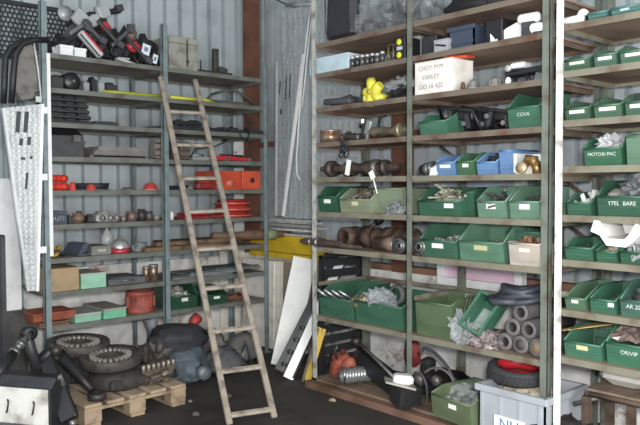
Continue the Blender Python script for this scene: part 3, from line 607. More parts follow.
pile('rear_lamp', 'chrome-white rear lamp strip with a red line, tilted at the front of the heap', 'lamp', 80, 101, 33, 56, .09, [
    ('lamp_shell', lambda b, w, h: b.box((0, 0, 0), (.24, .05, .06), (0, .78, 0), .01), mat('c9ccce', .25, .3, .1)),
    ('red_stripe', lambda b, w, h: b.box((.01, -.026, .02), (.2, .006, .014), (0, .78, 0)), mat('b8343c', .25)), ('dark_edge', lambda b, w, h: b.box((-.014, -.027, -.012), (.22, .006, .01), (0, .78, 0)), black)])
for a, c, y0, y1, l in ((60, 74, 45, 52, 'white flat carton at the front left of the top shelf heap'), (74.5, 87, 48, 55, 'white flat carton right of another at the front of the heap')):
    S = spot('L', a, c, 8, .03, y0); box_lid(S, 'small_carton', l, 'e9ebee', .16, .3, None, 'carton', group='white cartons in the heap')
pile('lamp_bar', 'long black bar poking up over the heap on the top shelf', 'bar', 86, 121, 6, 20, .3, [('bar', lambda b, w, h: b.box((0, 0, 0), (w*1.02, .05, .045), (0, -.3, 0), .008), black), ('bar_end', lambda b, w, h: b.box((w*.45, 0, h*.38), (.06, .06, .055), (0, -.3, 0), .006), dgrey)])
clear = mat('c5c9cc', .15, 0, .1, alpha=.7)
for a, c, y0, y1, d, ry, l in ((72, 88, 9, 27, .22, .6, 'clear plastic lamp lens standing on edge at the left of the heap'), (95, 111, 4, 20, .26, -.4, 'clear plastic lamp lens beside the long black bar'), (88, 100, 14, 27, .2, -.7, 'smaller clear lamp lens between two larger ones')):
    pile('clear_lens', l, 'lens', a, c, y0, y1, d, [('lens', lambda b, w, h, ry=ry: b.box((0, 0, 0), (w*.85, .06, h*.75), (0, ry, .2), .015), clear), ('backing', lambda b, w, h, ry=ry: b.box((0, .035, 0), (w*.8, .02, h*.7), (0, ry, .2), .008), dgrey)], group='clear lamp lenses')
for a, c, y0, y1, d, l in ((100, 110, 17, 26, .2, 'red reflector at the top of the heap'), (126, 141, 37, 46, .16, 'red reflector lower in the heap beside the tags')):
    pile('red_reflector', l, 'reflector', a, c, y0, y1, d, [('reflector', lambda b, w, h: b.blob((0, 0, -h/2), (w, .07, h), .2, 2, 3, 2, False), mat('b83a42', .2, 0, .1)), ('mount', lambda b, w, h: b.box((0, .04, 0), (w*.8, .03, h*.8), None, .006), blackr)], group='red reflectors')
pile('brown_socket', 'brownish lamp socket standing up right of the heap middle', 'socket', 124, 138, 26, 40, .2, [('socket', lambda b, w, h: b.lathe([(.001, -h/2), (w*.3, -h/2), (w*.4, 0), (w*.25, h*.3), (w*.3, h/2), (.001, h/2)], (0, 0, 0)), mat('6f615c', .5, .2)), ('pins', lambda b, w, h: b.box((.02, 0, h*.3), (.02, .02, h*.5), (0, .3, 0)), steel)])
for a, c, y0, y1, l in ((141, 151, 44, 55, 'pale blue paper tag hanging on the heap, upper one'), (152, 158, 54, 64, 'pale blue paper tag at the right end of the heap, lower one')):
    pile('paper_tag', l, 'tag', a, c, y0, y1, .06, [('tag', lambda b, w, h: b.box((0, 0, 0), (w*.8, .004, h*.85), (0, .25, 0)), mat('d2dde8', .5)), ('print', lambda b, w, h: b.box((0, -.003, 0), (w*.35, .002, h*.35), (0, .25, 0)), mat('6c7a8c', .6))], group='paper tags')
for k, (a, c, y0, y1, d, sg, th, col, l) in enumerate(((56, 92, 26, 48, .12, 1, .035, '26272a', 'black flat bar rising from the white cartons to the clear lamps'), (84, 104, 24, 40, .1, -1, .03, '3a3c40', 'dark bar crossing above the chrome-white lamp strip'), (98, 122, 24, 44, .08, -1, .03, '2a2a2c', 'black bar sloping down from the upper red reflector'), (112, 132, 28, 46, .1, 1, .025, '55575a', 'grey bar between the two red reflectors'), (128, 150, 42, 60, .05, -1, .025, '2b2c2e', 'black bar sloping down behind the paper tags'), (70, 88, 22, 34, .16, 1, .03, '6e7174', 'grey bracket bar under the leftmost clear lens'))):
    pile('lamp_bracket', l, 'bracket', a, c, y0, y1, d, [('bracket_bar', lambda b, w, h, sg=sg, th=th: plank(b, (-w/2, 0, -sg*h/2), (w/2, 0, sg*h/2), th, .03, None, .005), mat(col, .45, .1, .2)), ('bracket_end', lambda b, w, h, sg=sg: b.box((w*.4, -.01, sg*h*.4), (.06, .05, .05), (.2, .4, .1), .006), mat('4a4c50', .4, .1, .2))], group='bars in the heap')
S = spot('L', 119, 139, 8, .04, 57); b = B(); b.box((0, .05, S.h*.3), (S.w, .08, S.h*.5), (0, .25, 0), .01); b.box((-.03, .05, S.h*.8), (S.w*.6, .06, S.h*.2), None, .008); one(b, S, 'pale_shell', 'pale grey plastic cover at the front edge under the tags', 'cover', mat('c5c8c5', .4, 0, .1))

# ================================================================== RIGHT UNIT
DR = .33
GB = 'green bins on the right shelving'
# ---- base board (0)
def floor_spot(u0, u1, v, z=.075, py=None, X=None):
    "a place on the base boards or floor seen at a photo pixel"
    S = Spot(); A, C_ = at(u0, v, Z=z), at(u1, v, Z=z)
    S.loc = (A+C_)/2; S.w = (A-C_).length; S.rz = 0; S.u = 'R'; S.z = z
    if py is not None:
        d = (S.loc-CAM).dot(Fw); S.h = (v-py)/F_PX*d
    return S
FACE = YAW-PI/2                      # turn that faces a thing to the viewer
S = floor_spot(326, 356, 381, py=358)
t = thing('gearbox', 'rusty orange cast gearbox at the left end of the base boards', 'gearbox', S.loc+Vector((.08, .05, 0)), FACE)
om = mat('9a4f3d', .7, .1, .4, 14, dirt='5a352b')
b = B(); b.blob((0, .1, 0), (S.w*.8, .24, .18), .3, 2.4, 4, 3); b.box((-.05, .02, .06), (.1, .1, .11), (.2, .1, .3), .012); b.build('casting', om, t)
b = B(); b.lathe([(.001, 0), (.06, 0), (.065, .02), (.05, .04), (.001, .045)], (.05, -.03, .1), 'Y'); b.build('flange', mat('b06350', .6, .1, .3), t)
b = B(); b.tube([(-.05, .05, .12), (-.07, .02, .2), (-.05, 0, .25)], .01, 8); b.build('lever', dsteel, t)
# spring shock absorber and the black axle beam
S = floor_spot(342, 374, 383); A = at(344, 376, Z=.15); C2 = at(372, 373, Z=.17); v = C2-A
t = thing('shock_absorber', 'chrome coil spring shock absorber lying before the gearbox', 'shock absorber', A)
b = B(); pts = [Vector((0, 0, 0))+v*(k/64)+(Vector((0, 0, 1))*math.sin(k*.95)+v.normalized().cross(Vector((0, 0, 1)))*math.cos(k*.95))*.052 for k in range(65)]; b.tube(pts, .013, 7); b.build('coil_spring', mat('a9acac', .3, .7, .2), t)
b = B(); b.tube([v*-.12, v*1.1], .026, 12); b.build('damper_tube', blackr, t); b = B(); b.tube([v*-.2, v*-.12, v*-.02], [.03, .05, .05], 14); b.build('end_cup', mat('777977', .4, .5, .3), t)
b = B(); b.tube([v*1.0+Vector((0, 0, -.03)), v*1.15], [.05, .03], 12); b.build('mount', black, t)
A = at(362, 358, Z=.26); C2 = at(408, 396, Z=.13); v = C2-A
t = thing('axle_beam', 'black axle beam sloping down to the middle post of the right unit', 'axle', A); rot = v.to_track_quat('X', 'Z').to_matrix().to_4x4(); L = v.length
b = B(); b.add(*(lambda q: (q.v, q.f))(B().box((L/2, 0, 0), (L, .10, .13), None, .01)), False, rot); b.build('beam', black, t)
b = B(); b.add(*(lambda q: (q.v, q.f))(B().box((L*.96, 0, .0), (.16, .18, .16), None, .02)), False, rot); b.build('end_housing', blackr, t)
b = B(); b.tube([rot @ Vector((-.1, 0, .1)), rot @ Vector((L*.35, -.05, .12)), rot @ Vector((L*.9, -.07, .1))], .012, 8); b.build('steel_rod', steel, t)
b = B(); b.tube([rot @ Vector((-.12, -.02, .1)), rot @ Vector((-.06, 0, .1))], .03, 12); b.tube([rot @ Vector((-.02, -.03, .0)), rot @ Vector((-.02, .03, .0))], .05, 12); b.build('eye', dsteel, t)
b = B(); b.tube([rot @ Vector((L*.5, .05, -.07)), Vector(((rot @ Vector((L*.5, .05, -.07))).x, (rot @ Vector((L*.5, .05, -.07))).y, .08-A.z))], .02, 8); b.build('foot', black, t)
A = at(403, 379, Z=.3); t = thing('white_canister', 'small white plastic canister on top of the black axle beam', 'canister', A, FACE); b = B(); b.box((0, .0, .0), (.13, .09, .06), (0, .1, 0), .014); b.build('canister_body', mat('e4e4df', .4, 0, .05), t); b = B(); b.box((-.02, 0, -.03), (.2, .12, .012), (0, .25, 0)); b.build('mount_plate', mat('a6a29a', .5, .3), t)
S = floor_spot(386, 404, 372); t = thing('red_pump', 'small red cast pump behind the axle beam, left of the middle post', 'pump', (S.loc.x+.25, S.loc.y+.02, .075), FACE); b = B(); b.blob((0, 0, 0), (.16, .13, .26), .3, 2.4, 8, 3); b.build('pump_body', mat('95423c', .6, .1, .3, 14), t); b = B(); b.cyl((0, -.09, .17), .04, .05, 'Y', 14); b.build('pump_cover', mat('a65048', .5, .1, .2), t)
S = spot('R', 414, 462, 0, .3, 356); t = T(S, 'engine_block', 'black engine lump with hoses right of the middle post, on the base boards', 'engine'); b = B(); b.blob((0, .1, 0), (S.w, .34, .15), .4, 2.3, 5, 3); b.box((0, .02, .07), (.24, .1, .12), (0, 0, .2), .015); b.build('engine_casting', mat('2a2a2b', .55, .2, .4, 14), t)
b = B(); b.lathe([(.001, 0), (.05, 0), (.05, -.03), (.03, -.05), (.001, -.05)], (-.12, -.04, .1), 'Y'); b.build('pulley', mat('77736c', .45, .5, .3), t); b = B(); b.lathe([(.001, 0), (.04, 0), (.035, -.05), (.001, -.05)], (.05, -.05, .13), 'Y'); b.build('pulley', mat('77736c', .45, .5, .3), t)
b = B(); b.box((-.1, .02, .19), (.09, .1, .12), (.2, .3, 0), .02); b.build('cover', blackr, t)
def pathob(nm, label, ca, pts, r, M, X, end=None, parts=True):
    P_ = [at(*p, X=X) for p in pts]; o = P_[0]; t = thing(nm, label, ca, o)
    def smooth(q):
        out = []
        for i in range(len(q)-1):
            a, c = q[i], q[i+1]; p = q[i-1] if i else a; n = q[i+2] if i+2 < len(q) else c
            for k in range(6):
                s = k/6; out.append(.5*((2*a)+(c-p)*s+(2*p-5*a+4*c-n)*s*s+(3*a-p-3*c+n)*s**3))
        return out+[q[-1]]
    q = smooth([p-o for p in P_]); b = B(); b.tube(q, r, 10); b.build('hose_body', M, t)
    b = B(); b.tube([q[0]-(q[1]-q[0])*.6, q[2]], r*1.35, 10); b.build('hose_end', end or dsteel, t); return t
pathob('fuel_hose', 'dark grey hose arching up against the whitewashed wall over the engine lump', 'hose', [(421, 352), (424, 348), (432, 351), (441, 359), (448, 368), (452, 376), (458, 384)], .012, mat('484b4e', .5), 3.84, rust)
pathob('brake_hose', 'thin black hose hanging in front of the engine lump, beside the middle post', 'hose', [(415, 373), (421, 374), (426, 384), (427, 396), (425, 410), (424, 416)], .009, mat('4a4d4f', .5), 3.72)
pathob('brake_hose', 'thin grey hose looping over the top of the engine lump', 'hose', [(424, 373), (433, 368), (444, 370), (452, 378), (453, 386)], .009, mat('6a6866', .5), 3.78)
# bottom green bin with bagged parts, grey crate, tyre
S = spot('R', 427.5, 473, 0, -.1, 394, dz=.0)
t = bin_(S, 'olive green bin on the base boards holding a clear bag of parts', '64794c', .4, lab='e8e8e2', lw=.18, lip=.8, cut=.25, turn=-.12, labx=.05)
S2 = spot('R', 433, 470, 0, .0, 391, dz=.03); bag(S2, 'clear plastic bag of grey parts in the olive bin on the base boards', .3, None, .3, 6, M=mat('b5bcb8', .12, 0, .3, 20, alpha=.55)); 
S = spot('R', 478.5, 545, 0, -.06, 391)
t = T(S, 'plastic_crate', 'grey plastic crate with a white NH sign on the base boards', 'crate'); w, h, d = S.w, S.h, .44
cm = mat('a7adb3', .45, 0, .1, 5); b = B()
for x in (-w/2+.005, w/2-.005): b.box((x, d/2, h/2), (.01, d, h))
for y in (.005, d-.005): b.box((0, y, h/2), (w, .01, h))
b.box((0, d/2, .005), (w, d, .01)); b.build('crate_body', cm, t)
b = B()
for y, L in ((-.008, 0), (d+.008, 0)): b.box((0, y, h-.02), (w+.04, .02, .04), None, .004)
for x in (-w/2-.008, w/2+.008): b.box((x, d/2, h-.02), (.02, d, .04), None, .004)
b.build('crate_rim', cm, t)
b = B()
for k in range(4): b.box((-w*.44+k*w*.29, -.004, h*.45), (.012, .012, h*.8))
b.build('crate_rib', cm, t)
b = B(); b.box((w*.0, -.012, h*.24), (w*.46, .004, h*.4)); b.build('sign', paper, t); text('NH', h*.32, mat('5d7fa8', .6), t, (w*.0, -.016, h*.27))
S3 = spot('R', 480, 543, 0, -.0); cz = S.loc+Vector((.222, 0, h*.62))
bb = heap(w*.8, .35, h*.5, 40, 3, 'l', .03); tag(bb.build('pale_stones', mat('bfb39c', .7, 0, .45, 25, dirt='6b604e'), None, cz, -PI/2), 'pale lumpy pieces filling the grey crate under the tyre', 'stones', None, 'stuff')
S3 = spot('R', 495, 552, 0, .0)
Rt_ = .178
t = thing('spare_wheel', 'small black tyre on a red wheel rim, lying tilted on the grey crate', 'tyre', Vector((3.70, 2.365, .435)), 0, None, (0.09, -.08, 0))
b = B(); b.lathe([(Rt_*.68, -.035), (Rt_*.78, -.04), (Rt_*.9, -.045), (Rt_, -.025), (Rt_, .025), (Rt_*.9, .045), (Rt_*.78, .04), (Rt_*.68, .035), (Rt_*.66, 0), (Rt_*.68, -.035)], n=36); b.build('tyre_casing', mat('37383a', .7, 0, .2), t)
b = B()
for k in range(40):
    q = 2*PI*k/40; b.box((math.cos(q)*Rt_, math.sin(q)*Rt_, 0), (.008, .02, .05), (0, 0, q))
b.build('tread', mat('303133', .8), t)
b = B(); b.lathe([(Rt_*.7, .04), (Rt_*.66, .035), (Rt_*.63, 0), (Rt_*.66, -.035), (Rt_*.6, -.04), (Rt_*.57, 0), (Rt_*.62, .045), (Rt_*.7, .045)], n=36); b.build('red_rim', mat('c02e3a', .3, 0, .1), t)
b = B(); b.lathe([(.03, -.03), (Rt_*.6, -.03), (Rt_*.6, -.022), (.03, -.015), (.03, -.03)], n=36); b.build('wheel_disc', mat('8a8780', .5, .3, .2), t)
# ---- lower shelf (1)
S = spot('R', 318, 352, 1, .03, 287); t = bin_(S, 'green bin with steel rods sticking out, at the left end of the lower shelf', '2f7050', .42, GB, lip=.62, cut=.3)
for k in range(4):
    p = S.loc+Vector((.05+.03*k, .09-.06*k, .12)); b = B(); b.tube([(0, 0, 0), (-.1-.01*k, .05, .09)], .012, 8)
    tag(b.build('steel_rod', mat('b9bbb9', .3, .7, .2), None, p), ['steel rod leaning out nearest the left post', 'steel rod second from the left post in the green bin', 'third steel rod in the green bin', 'steel rod nearest the clear bag'][k], 'rod', 'steel rods in the left green bin')
S = spot('R', 354, 403, 1, .03, 296); t = bin_(S, 'wide green bin with a clear bag bulging over it, left of the middle post', '2f7050', .42, GB, lip=.72, cut=.3, labx=.1)
S2 = spot('R', 362, 386, 1, .06, 290, dz=.1); bag(S2, 'crumpled clear bag on the wide green bin left of the middle post', .2, None, .4, 3, dy=-.01)
S2 = spot('R', 354, 366, 1, .12, 293, dz=.12); b = B(); b.box((0, .05, .05), (.09, .01, .07), (.5, .3, .2)); one(b, S2, 'white_card', 'white card stuck between the clear bag and the steel rods', 'card', paper)
S2 = spot('R', 356, 368, 1, .1, 300, dz=.09); one(heap(.14, .14, .1, 40, 4, 'bn', .014), S2, 'brass_bits', 'brassy small parts beside the clear bag', 'parts', mat('8d8168', .4, .5, .4, 40), None, .0, 0, 'stuff')
S2 = spot('R', 386, 396, 1, .3, 287, dz=.08); b = B(); b.lathe([(.05, 0), (.075, .0), (.08, .03), (.05, .035), (.05, 0)], (0, .05, .1), 'Y', 24); one(b, S2, 'rubber_ring', 'grey ring standing in the wide green bin', 'ring', mat('6a6f6c', .6))
S = spot('R', 414, 452, 1, .04, 298); t = bin_(S, 'olive green bin lying with its plain back outward, right of the middle post', '557546', .36, GB, lip=.86, cut=.2)
# wire basket frame
S = spot('R', 452, 470, 1, .12, 296); t = T(S, 'wire_rack', 'thin wire rack leaning between the olive bin and the tilted green bin', 'rack'); w, h = S.w, S.h
b = B(); b.tube([(-w/2, 0, .004), (-w/2+.04, .1, h), (w/2, .1, h), (w/2-.04, 0, .004)], .004, 6, True); b.build('frame_wire', mat('b6b6ac', .4, .5), t); b = B()
for k in range(1, 6):
    x = -w/2+w*k/6; b.tube([(x, 0, .005), (x+.01, .1, h)], .0025, 5)
for k in range(1, 4): b.tube([(-w/2+.01*k, .025*k, h*k/4), (w/2-.01, .025*k, h*k/4)], .0025, 5)
b.build('mesh_wire', mat('b6b6ac', .4, .5), t)
S = spot('R', 462, 488, 1, .08); p = S.loc+Vector((0, 0, .05)); t = thing('storage_bin', 'empty green bin tipped up on its end in the middle of the lower shelf', 'bin', p, 0, GB)
b = B(); w, dd, hh = .15, .25, .11
rot = Matrix.Rotation(-PI/2, 4, 'Z') @ Matrix.Rotation(.3, 4, 'Y') @ Matrix.Rotation(.95, 4, 'X')
q = B(); tt = .006
q.box((0, dd/2, 0), (w, dd, tt)); 
for x in (-w/2, w/2): q.box((x, dd/2, hh/2), (tt, dd, hh))
for y in (0, dd): q.box((0, y, hh/2), (w, tt, hh))
b.add(q.v, q.f, False, rot); o = b.build('bin_body', mat(tone('2f7552'), .4, 0, .1), t)
q = B()
for x in (-w/2, w/2): q.box((x, dd/2, hh), (.016, dd+.02, .012))
for y in (0, dd): q.box((0, y, hh), (w, .016, .012))
b = B(); b.add(q.v, q.f, False, rot); b.build('bin_rim', mat(tone('3d8560'), .4, 0, .1), t)
q = B(); q.box((0, dd*.45, .005), (w*.7, dd*.6, .004)); b = B(); b.add(q.v, q.f, False, rot); b.build('clear_liner', mat('c9d6d0', .2, 0, .2, 20, alpha=.55), t)
S = spot('R', 446, 466, 1, .0, 316); bag(S, 'crumpled clear wrap hanging at the shelf edge before the wire rack', .14, None, .5, 9)
S = spot('R', 466, 492, 1, .0, 333); bag(S, 'flat clear bag of reddish small parts at the shelf edge', .16, None, .4, 12, M=mat('9d8f90', .3, 0, .5, 40, alpha=.85))
# coil of dark hose on the right and the pipe stack
S = spot('R', 500, 548, 1, .2); t = T(S, 'hose_coil', 'coil of dark rubber hose on top of the grey tubes', 'hose', None); t.location.z += .27
b = B(); pts = []
for k in range(120):
    a = k/120*2*PI*4.2; rr = .16-.012*(k/30); pts.append((math.cos(a)*rr, math.sin(a)*.12, .022+.022*(k/30)+.012*math.sin(a*2.3)))
b.tube(pts, .02, 8); b.build('coil', mat('3f434c', .5, 0, .2), t)
b = B(); b.tube([(-.15, 0, .04), (-.18, -.1, .03), (-.1, -.16, .02), (.02, -.12, .03)], .02, 8); b.build('loose_end', mat('474b54', .5, 0, .2), t)
tubes = [(494, 508, 340, 0), (508, 525, 338, 0), (522, 541, 345, 0), (503, 519, 322, 1), (519, 538, 325, 1), (512, 530, 312, 2)]
tl = ['grey tube at the left of the bottom row of the tube stack', 'grey ribbed tube end in the middle of the bottom row of the tube stack', 'beige-capped tube at the right of the bottom row', 'grey hollow tube, left of the middle row of the stack', 'grey hollow tube, right of the middle row of the stack', 'grey hollow tube on top of the tube stack']
for k, (a, c, yy, row) in enumerate(tubes):
    x = [0, .11, .22, .055, .165, .11][k]; S = spot('R', 497, 512, 1, .06+.015*row); t = T(S, 'grey_tube', tl[k], 'tube', 'stacked grey tubes', dx=x); r = .053
    t.location.z += r+row*r*1.74+.002
    b = B(); tube_stub(b, (0, 0, 0), r, .45, 'Y', .76, 20); b.build('tube_wall', mat('5d595b', .65, .1, .25, 12), t); b = B(); b.lathe([(r*.6, 0), (r*1.0, -.001), (r*1.0, .012), (r*.6, .012)], (0, -.004, 0), 'Y', 20); b.build('tube_lip', mat('6c6867', .6), t)
    if k in (1, 2):
        b = B(); b.lathe([(.001, -.006), (r*.68, -.004), (r*.68, .02), (.001, .02)], (0, .0, 0), 'Y', 20); b.build('end_cap', mat('97816c' if k == 2 else '4a4749', .6, 0, .3), t)
S = spot('R', 500, 512, 1, .0, 322); 
# ---- shelf 3 (z 1.082)
sh = mat('5a4e49', .5, .4, .4, 15, dirt='3b2d27')
S = spot('R', 306, 347, 3, .02); rod_path(S, 'drive_shaft', 'dark stepped drive shaft poking out past the left post over the yellow beam', 'shaft', sh, [(.016, -.28), (.016, -.24), (.026, -.24), (.026, -.2), (.02, -.2), (.02, -.12), (.034, -.12), (.034, -.02), (.024, -.02), (.024, .16)], .036, turn=.04, ends=[(-.1, .044, .03, mat('8b8683', .35, .6, .2)), (-.18, .03, .02, mat('8b8683', .35, .6, .2))])
S = spot('R', 338, 368, 3, .16); rod_path(S, 'drive_shaft', 'thin bright-ended shaft lying in front of the brown tubes', 'shaft', mat('77706b', .4, .6, .4, 15), [(.018, -.14), (.018, .1), (.012, .1), (.012, .2)], .022, turn=-.06, dy=-.1)
big = [(336, 356, 226, .2, 'wide brown rusty sleeve standing open-ended near the left post'), (356, 380, 226, .28, 'thick rusty brown drum of a clutch lying on its side'), (380, 398, 226, .3, 'rusty brown sleeve left of the middle post')]
for k, (a, c, top, d, l) in enumerate(big):
    S = spot('R', a, c, 3, d, top); t = T(S, 'rusty_sleeve', l, 'sleeve', 'rusty sleeves'); r = max(.05, S.h*.48)
    b = B(); b.lathe([(r*.7, -.02), (r, -.02), (r, .05), (r*.9, .06), (r*.9, .2), (r, .21), (r, .26), (r*.7, .26), (r*.7, -.02)], (0, .0, r), 'Y' if k == 0 else 'X', 22); b.build('sleeve_wall', mat('5e4d43', .7, .2, .4, 14, dirt='3b2c25'), t)
    b = B(); b.lathe([(r*.66, .09), (r*1.02, .09), (r*1.02, .12), (r*.66, .12)], (0, 0, r), 'Y' if k == 0 else 'X', 22); b.build('sleeve_band', rustdk, t)
S = spot('R', 370, 390, 3, .06); t = T(S, 'bushing', 'tan stepped bushing lying at the shelf edge before the rusty sleeves', 'bushing'); b = B(); b.lathe([(.001, -.1), (.045, -.1), (.045, .0), (.055, .0), (.055, .1), (.04, .1), (.04, .02)], (0, .06, .056), 'X', 18); b.build('bushing_body', mat('84705f', .6, .3, .3, 12), t); b = B(); b.lathe([(.03, .098), (.055, .1), (.055, .104), (.03, .104)], (0, .06, .056), 'X', 18); b.build('end_ring', steel, t)
for k, (a, c, d) in enumerate(((393, 403, .04), (414, 421, .03))):
    S = spot('R', a, c, 3, d, 238); t = T(S, 'bearing', ['grey bearing standing on edge just left of the middle post', 'dark bearing standing on edge just right of the middle post'][k], 'bearing', 'bearings by the middle post'); r = S.h/2
    b = B(); b.lathe([(r*.72, 0), (r, 0), (r, .05), (r*.72, .05), (r*.72, 0)], (0, 0, r), 'Y', 24); b.build('outer_ring', mat('6c6e6e', .4, .6, .2), t); b = B(); b.lathe([(r*.35, .004), (r*.55, .004), (r*.55, .046), (r*.35, .046), (r*.35, .004)], (0, 0, r), 'Y', 24); b.build('inner_ring', mat('8a8b8a', .35, .6, .2), t)
    b = B()
    for q in range(10): b.blob((math.cos(q*PI/5)*r*.63, .025, r+math.sin(q*PI/5)*r*.63), (r*.16,)*3, 0, 1, 0, 1, False)
    b.build('bearing_ball', steel, t)
S = spot('R', 372, 388, 3, .4, 220); t = T(S, 'steering_column', 'dark pipe leaning up at the back of the shelf behind the rusty sleeves', 'pipe'); b = B(); b.tube([(-.3, 0, .02), (-.05, .05, .2)], .018, 10); b.build('pipe_body', dsteel, t); b = B(); b.tube([(-.08, .045, .18), (-.03, .055, .215)], .03, 10); b.build('pipe_joint', black, t)
for k, (a, c, top, col, l, lb, cont, tx) in enumerate((
    (418, 457, 226, '30714f', 'green bin of silver tins with a white label, beside the dark bearing', 'eceee8', (('tin_lids', 'silver tins and rings in the green bin right of the middle post', 'parts'), 'b7b8b4', 'nl', .72, 34, .5), None),
    (457.5, 504, 225, '4d8a66', 'wide pale green bin with a small yellowed label on the fourth shelf up', 'b8b68a', (('dark_parts', 'dark parts low in the wide pale green bin', 'parts'), '4d5a4c', 'bl', .55, 14, .1), None),
    )):
    S = spot('R', a, c, 3, .03, top); bin_(S, l, col, DR, GB, lab=lb, lw=.28, cont=cont)
S = spot('R', 505, 541, 3, .16, 229); bin_(S, 'green bin standing behind the beige tray of brown parts', '376f52', .28, GB, lip=.9, cut=.1)
S = spot('R', 507, 541, 3, .0, 243); bin_(S, 'beige tray bin heaped with rusty brown parts', 'b9ad98', .15, None, lab='dcd6c6', lw=.3, lip=.95, cut=.05, cont=(('rusty_parts', 'rusty brown parts heaped in the beige tray', 'parts'), '7a5a43', 'lb', 1.25, 60, .1))
# ---- shelf 4 (z 1.353)
S = spot('R', 317, 337, 4, .02, 187); bin_(S, 'deep dark green bin with a split white label at the left post', '226645', .34, GB, lab='e6e8e2', lw=.32, lip=.6, cut=.25)
S = spot('R', 338.5, 371, 4, .02, 189); bin_(S, 'pale olive bin with metal bits inside, second from the left post', '84946c', .36, GB, lab='c9c79e', lw=.18, lip=.55, cut=.3, cont=(('metal_bits', 'grey metal bits in the pale olive bin', 'parts'), '77736a', 'bnr', .95, 40, .4))
S = spot('R', 372, 403, 4, .1, 188); bin_(S, 'pale ribbed olive bin turned sideways left of the middle post', '7d946e', .3, GB, lip=.97, cut=.05)
S = spot('R', 383, 402, 4, .0, 203); bag(S, 'grey clear bag of dark parts before the sideways olive bin', .1, None, .3, 15, M=mat('8d9092', .25, 0, .5, 35, alpha=.85))
S = spot('R', 356, 366, 4, .1, 181, dz=.1); b = B(); b.tube([(-.1, .1, .03), (-.05, .05, .08), (.0, .0, .06), (.03, -.04, -.02)], .022, 8); one(b, S, 'bent_pipe', 'dark bent pipe lying on top of the pale olive bin', 'pipe', mat('5f554b', .6, .3, .3))
for k, (a, c, top, col, l, lb, cont) in enumerate((
    (417, 461, 188, '2d6d4c', 'dark green bin with pale sticks poking out, right of the middle post', 'e3e5df', (('pale_sticks', 'pale sticks and clips heaped in the green bin right of the middle post', 'parts'), 'a9aa97', 'rb', .95, 40, .1)),
    (475.5, 506, 187, '5d9574', 'pale green bin with white label, left of the one at the right post', 'eeeeea', (('dark_clips', 'dark clips in the pale green bin second from the right', 'parts'), '6a6d67', 'br', .75, 26, .3)),
    (507.5, 541, 186, '5b9271', 'pale green bin with white label touching the right post, above the beige tray', 'eeeeea', (('dark_fittings', 'dark fittings in the pale green bin beside the right post', 'parts'), '4e5550', 'bn', .7, 26, .2)))):
    S = spot('R', a, c, 4, .03, top); bin_(S, l, col, DR, GB, lab=lb, lw=.3 if k else .2, labx=0 if k else .22, cont=cont)
S = spot('R', 461.5, 474.5, 4, .1, 191); bin_(S, 'narrow dark green bin set back between two open bins', '2a6a49', .26, GB, lip=.95, cut=.05)
# ---- shelf 5 (z 1.616)
prof = [(.02, -.42), (.02, -.36), (.045, -.36), (.045, -.3), (.028, -.3), (.028, -.16), (.05, -.16), (.05, -.1), (.034, -.1), (.034, .06), (.052, .06), (.052, .14), (.03, .14), (.03, .3), (.02, .3), (.02, .36)]
S = spot('R', 331, 398, 5, .04); rod_path(S, 'gear_shaft', 'long dark gear shaft with white tags on the shelf above the olive bins', 'shaft', sh, prof, .064, turn=.05, ends=[(-.34, .062, .05, mat('4c4440', .5, .5, .3)), (.1, .06, .05, mat('6a625c', .4, .5, .3)), (.2, .056, .03, mat('4c4440', .5, .5, .3))])
S = spot('R', 336, 396, 5, .2); rod_path(S, 'gear_shaft', 'second dark gear shaft lying behind the tagged one', 'shaft', dsteel, prof, .064, turn=-.04, ends=[(-.2, .06, .05, sh), (.02, .058, .05, sh)])
for k, (u, v0, v1, ry) in enumerate(((348, 160, 175, .2), (372, 171, 179, -.5))):
    p = at(u, (v0+v1)/2, X=XR-.025); t = thing('paper_tag', ['long white paper tag wired to the left part of the gear shaft', 'small white paper tag hanging over the shelf edge from the gear shaft'][k], 'tag', p, -PI/2, 'white tags on the gear shaft')
    b = B(); b.box((0, 0, 0), (.045, .003, (v1-v0)*.0075), (.0, ry, 0)); b.build('tag_card', paper, t); b = B(); b.tube([(0, 0, .03), (.01, .02, .06), (.02, .06, .075)], .002, 5); b.build('tag_wire', steel, t)
    if k: b = B(); b.tube([(.01, 0, -.02), (.05, 0, -.13)], .005, 6); b.build('tag_strip', paper, t)
S = spot('R', 417, 430, 5, .1, 162); t = T(S, 'grey_coupling', 'dull grey coupling just right of the middle post, beside the crumpled white paper', 'coupling'); b = B(); b.lathe([(.001, -.06), (.03, -.06), (.03, -.02), (.045, -.02), (.045, .02), (.03, .02), (.03, .05), (.001, .05)], (0, .05, .045), 'X'); b.build('coupling_body', mat('77797a', .5, .4, .3), t); b = B(); b.lathe([(.034, .03), (.05, .03), (.05, .05), (.034, .05)], (0, .05, .05), 'X'); b.build('ring', steel, t)
S = spot('R', 427, 435, 5, .02, 166); b = B(); b.blob((0, .04, 0), (S.w, .07, S.h), .5, 3, 4, 3); one(b, S, 'crumpled_paper', 'crumpled white paper beside the first blue bin', 'paper', paper)
for k, (a, c, top, col, l, lb, lp, ct) in enumerate(((434.5, 455, 154.5, '4f86c8', 'bright blue bin with a white label, left of a small green bin', 'dfe6ee', .6, .3), (455.5, 474.5, 153, '3b7a48', 'small green bin wedged between two blue bins', 'e4e8e0', .6, .3), (475, 497, 152.5, '5089cf', 'bright blue bin with black parts showing over its lip', None, .55, .35), (497.5, 512, 150, '4a80c6', 'narrow blue bin standing with its tall ribbed end outward', None, .96, .06))):
    S = spot('R', a, c, 5, .03, top); bin_(S, l, col, .3, 'small bins in a blue and green row', lab=lb, lw=.5 if k == 0 else .3, lip=lp, cut=ct, cont=(('black_fittings', 'black fittings showing over the lip of a blue bin', 'parts'), '2b2e33', 'bn', .9, 18, .1) if k == 2 else None)
